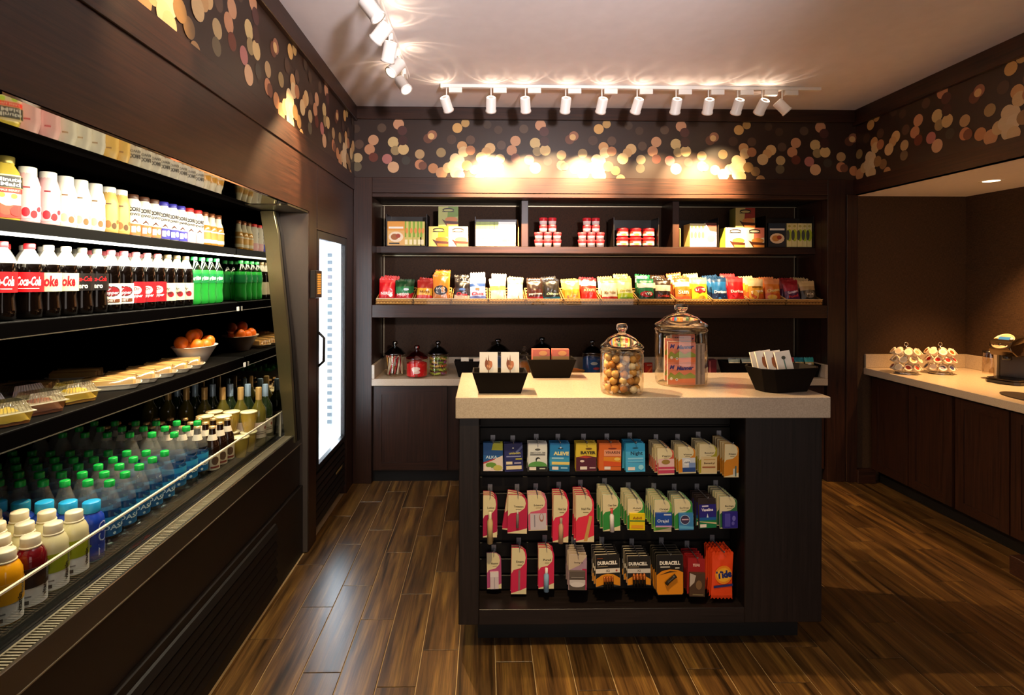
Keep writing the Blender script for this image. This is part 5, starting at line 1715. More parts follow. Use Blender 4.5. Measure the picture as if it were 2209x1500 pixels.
# ---- back worktop
CSW = ['d8c8a8', 'b8202a', 'e8e0d0', '8a3a20', 'd8a040', '5a2a1a', 'e0d4c0']
cj1 = (-0.705, 4.33)
jar(cj1[0], cj1[1], ZC, 0.082, 0.165, 'glass jar of candy sticks at the cooler end of the back worktop', lid_glass=glassy('5a554c', 0.7, 0.15))
rnd = random.Random(5)
for i in range(24):
    a = 2 * PI * i / 24 if i < 16 else 2 * PI * i / 8
    r0, r1 = (0.056, 0.068) if i < 16 else (0.028, 0.038)
    t = thing('candy_stick', 'thin %s candy stick leaning in the jar at the cooler end' % ['cream', 'red', 'white', 'brown', 'amber', 'dark brown', 'ivory'][i % 7], 'candy', (cj1[0], cj1[1], ZC + 0.01), 0, 'candy sticks in the jar')
    c = pm(CSW[i % 7], 0.3)
    a2 = a + 0.9
    p0, p1 = Vector((r0 * math.cos(a), r0 * math.sin(a), 0.002)), Vector((r1 * math.cos(a2), r1 * math.sin(a2), 0.15))
    MB().tube([p0, p0.lerp(p1, 0.93)], 0.005, c, 6).build('stick', t)
    MB().tube([p0.lerp(p1, 0.93), p1], 0.0052, pm('d83a3a' if i % 2 else 'efe6d8'), 6).build('tip', t)
cj2 = (-0.524, 4.262)
jar(cj2[0], cj2[1], ZC, 0.086, 0.14, 'wide glass jar of red candy in front on the back worktop', lid_glass=glassy('c84a40', 0.6, 0.1))
t = thing('candy_bag', 'bright red bag of candy filling the wide front jar', 'candy', (cj2[0], cj2[1], ZC + 0.008))
MB().lathe([(0.0005, 0), (0.07, 0), (0.078, 0.02), (0.076, 0.085), (0.06, 0.108), (0.035, 0.12), (0.0005, 0.122)], pm('c8161e', 0.35), 18).build('bag_body', t)
band(0.0785, 0.005, 0.1, 'c8161e', [('e', 0.5, 0.62, 0.07, 0.16, 'f0d8d8'), ('e', 0.51, 0.36, 0.06, 0.14, 'e8c8c8'), ('e', 0.48, 0.5, 0.04, 0.1, 'f4e8e8'), ('p', [(0.3, 0.0), (0.38, 0.14), (0.62, 0.14), (0.7, 0.0)], 'f0d8b8'), ('r', 0.49, 0.53, 0.02, 0.12, '6a3a2a')]).build('front_print', t)
cj3 = (-0.368, 4.352)
jar(cj3[0], cj3[1], ZC, 0.084, 0.165, 'glass jar of green and mixed sweets third on the back worktop', lid_glass=glassy('4a4a40', 0.7, 0.15))
for i in range(55):
    a, r, zz = 2 * PI * (i % 11) / (8 if i % 11 < 8 else 3) + 0.4 * (i // 11), (0.06 if i % 11 < 8 else 0.024), 0.018 + 0.029 * (i // 11)
    c = ['6a8a2a', 'a8b84a', 'c8a860', '8a4a7a', 'b8603a', 'd8c080'][rnd.randrange(6)]
    t = thing('fruit_chew', 'small wrapped chew among mixed sweets in the third jar', 'candy', (cj3[0] + r * math.cos(a), cj3[1] + r * math.sin(a), ZC + zz), 0, 'chews in the third jar')
    t.rotation_euler = (0, rnd.uniform(-.3, .3), a + PI / 2)
    MB().box(-0.014, 0.014, -0.008, 0.008, -0.008, 0.008, pm(c, 0.35)).build('chew', t, bevel=0.003)
    MB().prism([(0.014, -0.002), (0.024, -0.009), (0.024, 0.009), (0.014, 0.002)], -0.001, 0.001, pm(c, 0.35)).prism([(-0.014, -0.002), (-0.024, -0.009), (-0.024, 0.009), (-0.014, 0.002)], -0.001, 0.001, pm(c, 0.35)).build('twists', t)
tapered_bowl(-0.134, 4.28, ZC, 0.2, 0.13, 0.13, 0.09, 0.125, 0, 'small black tapered bowl on the back worktop beside the candy jars')
goods('snack_pack', 'snack pack', carton(0.06, 0.02, 0.09, 'e8d8b8', [('r', 0, 1, 0, 1, 'efe4cc'), ('e', 0.5, 0.5, 0.3, 0.2, 'c8843a')]), -0.152, 4.255, ZC + 0.06, 0, 'cream snack pack in the small bowl beside the candy jars')
goods('snack_pack', 'snack pack', carton(0.05, 0.02, 0.085, 'e0ccb0', [('r', 0, 1, 0, 1, 'e8d8c0'), ('e', 0.5, 0.45, 0.3, 0.2, 'b8502a')]), -0.062, 4.275, ZC + 0.055, 0.0, 'tan snack pack in the small bowl, next to the cream one')
DG = glassy('4a4642', 0.6, 0.12)
jar(0.111, 4.42, ZC, 0.095, 0.175, 'dark-lidded glass jar half hidden behind the sachet bowl', lid_glass=DG)
t = thing('candy_fill', 'blue candy pouch inside the jar behind the sachet bowl', 'candy', (0.111, 4.42, ZC + 0.008))
MB().lathe([(0.0005, 0), (0.08, 0), (0.086, 0.03), (0.08, 0.12), (0.0005, 0.13)], pm('23406a', 0.4), 16).build('pouch_body', t)
jar(0.317, 4.38, ZC, 0.06, 0.12, 'small jar of amber sweets behind the island bowls')
t = thing('candy_fill', 'amber sweets filling the small jar behind the island bowls', 'candy', (0.317, 4.38, ZC + 0.008))
MB().lathe([(0.0005, 0), (0.05, 0), (0.055, 0.03), (0.052, 0.08), (0.0005, 0.1)], pm('c8782a', 0.35), 14).build('sweets_body', t)
jar(0.468, 4.44, ZC, 0.095, 0.185, 'dark-lidded glass jar behind the bowl of pink packs', lid_glass=DG)
t = thing('candy_fill', 'brown sweets inside the jar behind the bowl of pink packs', 'candy', (0.468, 4.44, ZC + 0.008))
MB().lathe([(0.0005, 0), (0.08, 0), (0.086, 0.03), (0.08, 0.10), (0.0005, 0.11)], pm('5a3020', 0.4), 16).build('sweets_body', t)
# low basket of pretzels and blue jar
t = thing('pretzel_basket', 'low tan basket with a woven front between the bowls and the blue jar', 'basket', (0.705, 4.255, ZC + 0.001))
mb = MB()
for r in range(4):
    mb.tube([(0.07 * math.cos(2 * PI * k / 16) * (1 + 0.03 * ((k + r) % 2)), 0.05 * math.sin(2 * PI * k / 16) * (1 + 0.03 * ((k + r) % 2)), 0.008 + 0.013 * r) for k in range(16)], 0.007, WICK[r % 3], 5, True)
mb.build('woven_wall', t)
MB().lathe([(0.0005, 0.05), (0.03, 0.062), (0.055, 0.05), (0.066, 0.04)], pm('b86a30', 0.5), 14).build('filling', t)
cj4 = (0.863, 4.36)
jar(cj4[0], cj4[1], ZC, 0.082, 0.17, 'dark-lidded jar of blue packs behind the popcorn jar', lid_glass=DG)
t = thing('candy_fill', 'bright blue candy packs inside the jar behind the popcorn jar', 'candy', (cj4[0], cj4[1], ZC + 0.008))
MB().lathe([(0.0005, 0), (0.07, 0), (0.075, 0.02), (0.075, 0.06), (0.068, 0.065), (0.075, 0.07), (0.073, 0.13), (0.0005, 0.145)], pm('1c52a0', 0.35), 16).build('pack_stack', t)
band(0.076, 0.02, 0.12, '1c52a0', [('e', 0.5, 0.7, 0.06, 0.12, 'c8d8f0'), ('e', 0.54, 0.3, 0.06, 0.1, 'c84a5a')]).build('front_print', t)
red = carton(0.07, 0.02, 0.1, 'a82a1e', [('r', 0, 1, 0, 1, 'b83222'), ('p', [(0.1, 0.1), (0.9, 0.7), (0.9, 0.5), (0.3, 0.05)], 'd87a3a'), ('r', 0.3, 0.9, 0.78, 0.86, 'e0b090')])
goods('snack_pack', 'snack pack', red, 1.299, 4.31, ZC + 0.001, 0.25, 'red and orange snack pack on the back worktop between the island jars')
mar = carton(0.09, 0.06, 0.125, '5a1018', [('r', 0, 1, 0, 1, '6a141c'), ('r', 0.35, 0.5, 0.1, 0.9, 'a85a5a')])
goods('snack_pack', 'snack pack', mar, 1.797, 4.31, ZC + 0.001, 0, 'dark maroon box on the back worktop behind the tall jar')
tapered_bowl(2.075, 4.30, ZC, 0.38, 0.33, 0.2, 0.15, 0.115, 0, 'black tapered bowl of cream pouches on the back worktop')
pchm = bag_meshes(0.092, 0.11, 0.03, [(0.7, 'e6dcc4'), (1, '8a9a98')], [('p', [(0.2, 0.3), (0.5, 0.1), (0.6, 0.4)], '9a6a3a')], 4)
for i, (dx, dy, rr) in enumerate(((-0.105, -0.02, -0.1), (0.0, -0.02, 0.05), (0.105, -0.02, 0.1))):
    o = goods('snack_pouch', 'snack pouch', pchm, 2.075 + dx, 4.28 + dy, ZC + 0.035, rr, 'cream snack pouch with grey top in the back bowl, %s along' % ORD[i], 'pouches in the back bowls')
    o.rotation_euler = (-0.3, 0.1 * rr, rr)
tapered_bowl(2.476, 4.30, ZC, 0.29, 0.26, 0.18, 0.14, 0.10, 0, 'black tapered bowl of teal pouches at the niche end of the worktop')
for i, (dx, dy, rr, c) in enumerate(((-0.080, -0.015, -0.05, 'b0283a'), (0.0, -0.015, 0.0, '16788a'), (0.080, -0.015, 0.03, '3aa8a8'))):
    o = goods('snack_pouch', 'snack pouch', bag_meshes(0.078, 0.12, 0.03, [(0.5, c), (0.7, 'c8b070'), (1, c)], [('e', 0.5, 0.3, 0.3, 0.14, 'd88a3a'), ('e', 0.4, 0.55, 0.2, 0.08, 'e8e0d0')], 9 + i), 2.491 + dx, 4.28 + dy, ZC + 0.03, rr,
              ('red', 'teal', 'pale teal')[i] + ' snack pouch in the bowl at the niche end', 'pouches in the back bowls')
    o.rotation_euler = (-0.25, 0.1 * rr, rr)

# ================================================================= coffee niche: pod carousels and coffee machine
ZK = 0.8805
POD = pm('efe2cf', 0.45)


def pod_mesh():
    return MB().lathe([(0.0005, -0.036), (0.016, -0.036), (0.0185, -0.032), (0.0215, -0.006), (0.0235, -0.002), (0.0255, 0.0), (0.0255, 0.002), (0.021, 0.0022)], POD, 16)


def carousel(x, y, caps, label, rnd):
    t = thing('pod_carousel', label, 'carousel', (x, y, ZK), 0, 'coffee pod carousels')
    MB().lathe([(0.0005, 0), (0.072, 0), (0.075, 0.004), (0.072, 0.012), (0.0005, 0.013)], CHROME, 28).build('base', t)
    MB().tube([(0, 0, 0.012), (0, 0, 0.2)], 0.004, CHROME, 8).build('post', t)
    MB().tube([(0.014 * math.cos(a * PI / 6), 0, 0.213 + 0.014 * math.sin(a * PI / 6)) for a in range(12)], 0.0028, CHROME, 6, True).build('finger_ring', t)
    for k in range(3):
        MB().tube([(0.027 * math.cos(a * PI / 10), 0.027 * math.sin(a * PI / 10), 0.039 + 0.056 * k) for a in range(20)], 0.0022, CHROME, 5, True).build('tier_ring', t)
    n = 9
    for k in range(3):
        for q in range(n):
            a = 2 * PI * q / n + (0.35 if k % 2 else 0)
            c = caps[k][q % len(caps[k])]
            d = Vector((math.cos(a) * 0.85, math.sin(a) * 0.85, 0.62)).normalized()
            M = d.to_track_quat('Z', 'Y').to_matrix().to_4x4()
            o = thing('coffee_pod', '%s-lidded coffee pod, %s tier, %s round from the machine side, %s carousel' % (c[1].replace(' ', '-'), ('lowest', 'middle', 'top')[k], ORD[q], label.split()[0]), 'coffee pod',
                      (x + math.cos(a) * 0.084, y + math.sin(a) * 0.084, ZK + 0.051 + 0.056 * k), 0, 'coffee pods on the %s carousel' % label.split()[0])
            o.rotation_euler = M.to_euler()
            key = 'pod_' + c[0]
            if key not in _TXT:
                _TXT[key] = (pod_mesh().mesh('pod_cup'), MB().lathe([(0.0005, 0.0018), (0.0155, 0.0019)], pm(c[0], 0.35), 14).lathe([(0.0155, 0.0019), (0.0215, 0.0021)], pm(c[2], 0.35), 14).mesh('foil_lid'))
            for nm, me in zip(('pod_cup', 'foil_lid'), _TXT[key]):
                b = bpy.data.objects.new(nm, me)
                COL.objects.link(b)
                b.parent = o


CR, TN, RD, BL, BR, WHT = ('e8d4b0', 'cream', 'efe0c4'), ('c8a070', 'tan', 'ecd8b8'), ('c0201c', 'red', 'f0d0b8'), ('3a3c6a', 'dark blue', 'dcd4d0'), ('8a4a20', 'brown', 'e8cfa8'), ('e8e0d8', 'white', 'e0d8d0')
DR = ('9a3a2a', 'rust', 'ecc8a8')
rnd = random.Random(2)
carousel(3.070, 3.93, [[DR, DR, CR], [TN, CR], [CR, TN, CR]], 'chrome carousel of mostly cream coffee pods, farther from the coffee machine', rnd)
carousel(3.322, 3.93, [[BL, BL, WHT], [RD], [TN, BR, CR]], 'red-tiered chrome carousel of coffee pods, nearer the coffee machine', rnd)

km = thing('coffee_machine', 'black and chrome single-cup coffee machine with a blue screen on the niche worktop', 'coffee machine', (3.38, 3.5, ZK), 0)
KB = pm('17120f', 0.22, spec=0.5)
KC = pm('c0aa88', 0.35, 0.45)


def kpart(mb, nm, bevel=0.0):
    return mb.build(nm, km, bevel=bevel)


# built in its own frame: front of the machine looks along -X (towards the room), body runs to +X
kpart(MB().prism([(-0.155, -0.085), (-0.13, -0.115), (0.16, -0.115), (0.16, 0.115), (-0.13, 0.115), (-0.155, 0.085)], 0.0, 0.022, KB, 'z'), 'base', 0.004)
kpart(MB().prism([(-0.15, -0.08), (-0.13, -0.105), (-0.02, -0.105), (-0.02, 0.105), (-0.13, 0.105), (-0.15, 0.08)], 0.022, 0.032, pm('3a342c', 0.25, 0.8), 'z'), 'drip_tray', 0.002)
kpart(MB().box(-0.02, 0.16, -0.1, 0.1, 0.022, 0.2, pm('3c3630', 0.3)), 'body', 0.012)
# handled side frame in metal
for sg in (-1, 1):
    fr = MB()
    fr.prism([(-0.03, 0.0), (0.004, 0.0), (0.004, 0.2), (0.04, 0.235), (0.16, 0.235), (0.16, 0.266), (0.025, 0.266), (-0.03, 0.215)], sg * 0.118 - 0.012, sg * 0.118 + 0.012, KC, 'y')
    kpart(fr, 'side_frame', 0.005)
    kpart(MB().box(0.005, 0.16, sg * 0.118 - 0.006, sg * 0.118 + 0.006, 0.0, 0.234, KB), 'side_inlay')
# domed head reaching forward
head = MB()
vs = []
prof = [(-0.165, 0.232, 0.062), (-0.158, 0.205, 0.08), (-0.12, 0.172, 0.09), (0.0, 0.172, 0.098)]
prof2 = [(-0.15, 0.262, 0.075), (-0.09, 0.285, 0.088), (0.0, 0.296, 0.094), (0.10, 0.29, 0.096), (0.16, 0.262, 0.098)]
outl = prof + [(0.16, 0.19, 0.098)] + prof2[::-1]
n = len(outl)
L1 = [(x, -w, z) for x, z, w in outl]
R1 = [(x, w, z) for x, z, w in outl]
fs = [tuple(range(n))[::-1], tuple(range(n, 2 * n))] + [(i, (i + 1) % n, n + (i + 1) % n, n + i) for i in range(n)]
head.add(L1 + R1, fs, pm('5a4a38', 0.2, 0.9))
kpart(head, 'head', 0.006)
# sloping control face with chrome ring, blue screen and button
Mf = Matrix.Translation((-0.142, 0, 0.262)) @ Matrix.Rotation(math.radians(-52), 4, 'Y')
cf = MB().lathe([(0.0005, 0.004), (0.056, 0.004), (0.062, 0.0), (0.066, 0.006), (0.07, 0.0)], KC, 28)
kpart(cf.xf(Matrix.Translation((-0.125, 0, 0.262)) @ Matrix.Rotation(math.radians(-38), 4, 'Y')), 'control_bezel')
MM = Matrix.Translation((-0.125, 0, 0.262)) @ Matrix.Rotation(math.radians(-38), 4, 'Y')
kpart(MB().box(-0.012, 0.034, -0.036, 0.036, 0.004, 0.007, pm('2a5c90', 0.2, emit=0.6)).xf(MM), 'screen')
kpart(MB().lathe([(0.009, 0.003), (0.009, 0.009), (0.0005, 0.0095)], KB, 14, (-0.036, 0, 0)).xf(MM), 'brew_button')
kpart(MB().lathe([(0.026, 0.0), (0.03, 0.004), (0.026, 0.03), (0.012, 0.034), (0.0005, 0.034)], KB, 16, (-0.085, 0, 0.145)), 'spout')
kpart(MB().lathe([(0.05, 0.034), (0.055, 0.05), (0.05, 0.17)], glassy('e8dccb', 0.6, 0.12), 18, (0.0, 0.165, 0)).lathe([(0.052, 0.17), (0.05, 0.182), (0.0005, 0.184)], KB, 18, (0.0, 0.165, 0)), 'water_tank')
km.location = (3.524, 3.57, ZK)
km.rotation_euler = (0, 0, 0.3)
km.scale = (1.0, 0.84, 1.06)
tr = thing('dark_disk', 'shallow dark oval disk at the front of the coffee worktop, cut by the picture edge', 'mat', (3.15, 3.05, ZK))  # shallow dark oval disk lying on the worktop
MB().lathe([(0.0005, 0.0), (0.15, 0.0), (0.16, 0.003), (0.158, 0.006), (0.148, 0.004), (0.0005, 0.004)], pm('2a1f16', 0.4), 28).xf(Matrix.Diagonal((0.75, 1.3, 1, 1))).build('disk_body', tr)


# ================================================================= packets on the island's peg hooks
YB, YF = 2.40, 2.268
PKT = pm('cfc6b4', 0.5)
CUT = [(0, 0), (1, 0), (1, 0.86), (0.95, 0.94), (0.86, 1), (0, 1)]
CURVE = [(0, 0), (1, 0), (1, 0.82), (0.94, 0.9), (0.72, 0.97), (0.5, 1), (0, 1)]


def card(w, h, edge, art, outline=CUT, th=0.004, extra=None):
    pts = [((a - 0.5) * w, b * h - h) for a, b in outline]
    body = MB().prism(pts, 0, th, pm(edge, 0.45))
    out = [('card_body', body.mesh('card_body')), ('front_print', MB().art(art, w * 0.985, h * 0.985, -0.0002, -w * 0.4925, -h * 0.9925).mesh('front_print'))]
    if extra:
        m = MB()
        extra(m, w, h)
        out.append(('blister', m.mesh('blister')))
    return out


PINK, CRM, GRN, ORG = 'cc2550', 'e0d2a6', '2f8a3c', 'd0841e'


def house(col, name, low='e0d2a6', nm_c='3a3020', items=()):
    """common layout: cream shoulder with a name, coloured body below a curved line"""
    return [('p', CURVE, col), ('p', [(0, 0.44), (0.14, 0.52), (0.6, 0.56), (0.86, 0.66), (0.92, 0.78), (0.86, 0.9), (0.72, 0.97), (0.5, 1), (0, 1)], CRM), ('t', name, 0.55, 0.7, 0.07, nm_c, {'w': 0.5}), ('r', 0.4, 0.7, 0.62, 0.635, '8a7a50'),
            ('p', [(0, 0), (1, 0), (1, 0.14), (0.6, 0.08), (0.2, 0.04), (0, 0.02)], low)] + list(items)


def tube_blister(col, r, z0, z1, cap):
    def f(m, w, h):
        m.lathe([(0.0005, 0), (r, 0.001), (r, (z1 - z0) * h * 0.7), (r * 0.5, (z1 - z0) * h * 0.8), (r * 0.5, (z1 - z0) * h)], pm(col, 0.3), 10, (0, -r * 0.6, -h + z0 * h))
        m.lathe([(r * 0.55, (z1 - z0) * h * 0.8), (r * 0.55, (z1 - z0) * h), (0.0005, (z1 - z0) * h)], pm(cap, 0.3), 10, (0, -r * 0.6, -h + z0 * h))
    return f


def box_blister(x0, x1, z0, z1, d, col, art=()):
    def f(m, w, h):
        m.box((x0 - .5) * w, (x1 - .5) * w, -d, -0.0008, (z0 - 1) * h, (z1 - 1) * h, pm(col, 0.3))
        m.art(list(art), (x1 - x0) * w, (z1 - z0) * h, -d - 0.0003, (x0 - .5) * w, (z0 - 1) * h)
    return f


def batteries(n, x0, x1, z0, z1):
    def f(m, w, h):
        for k in range(n):
            x = (x0 - .5 + (x1 - x0) * (k + .5) / n) * w
            r = (x1 - x0) * w / n * 0.46
            hh = (z1 - z0) * h
            m.lathe([(0.0005, 0), (r, 0.0005), (r, hh * 0.62)], pm('26221e', 0.25, 0.5), 8, (x, -r, (z0 - 1) * h))
            m.lathe([(r, hh * 0.62), (r, hh), (r * 0.4, hh), (r * 0.4, hh * 1.06), (0.0005, hh * 1.06)], pm('b8662c', 0.25, 0.7), 8, (x, -r, (z0 - 1) * h))
    return f


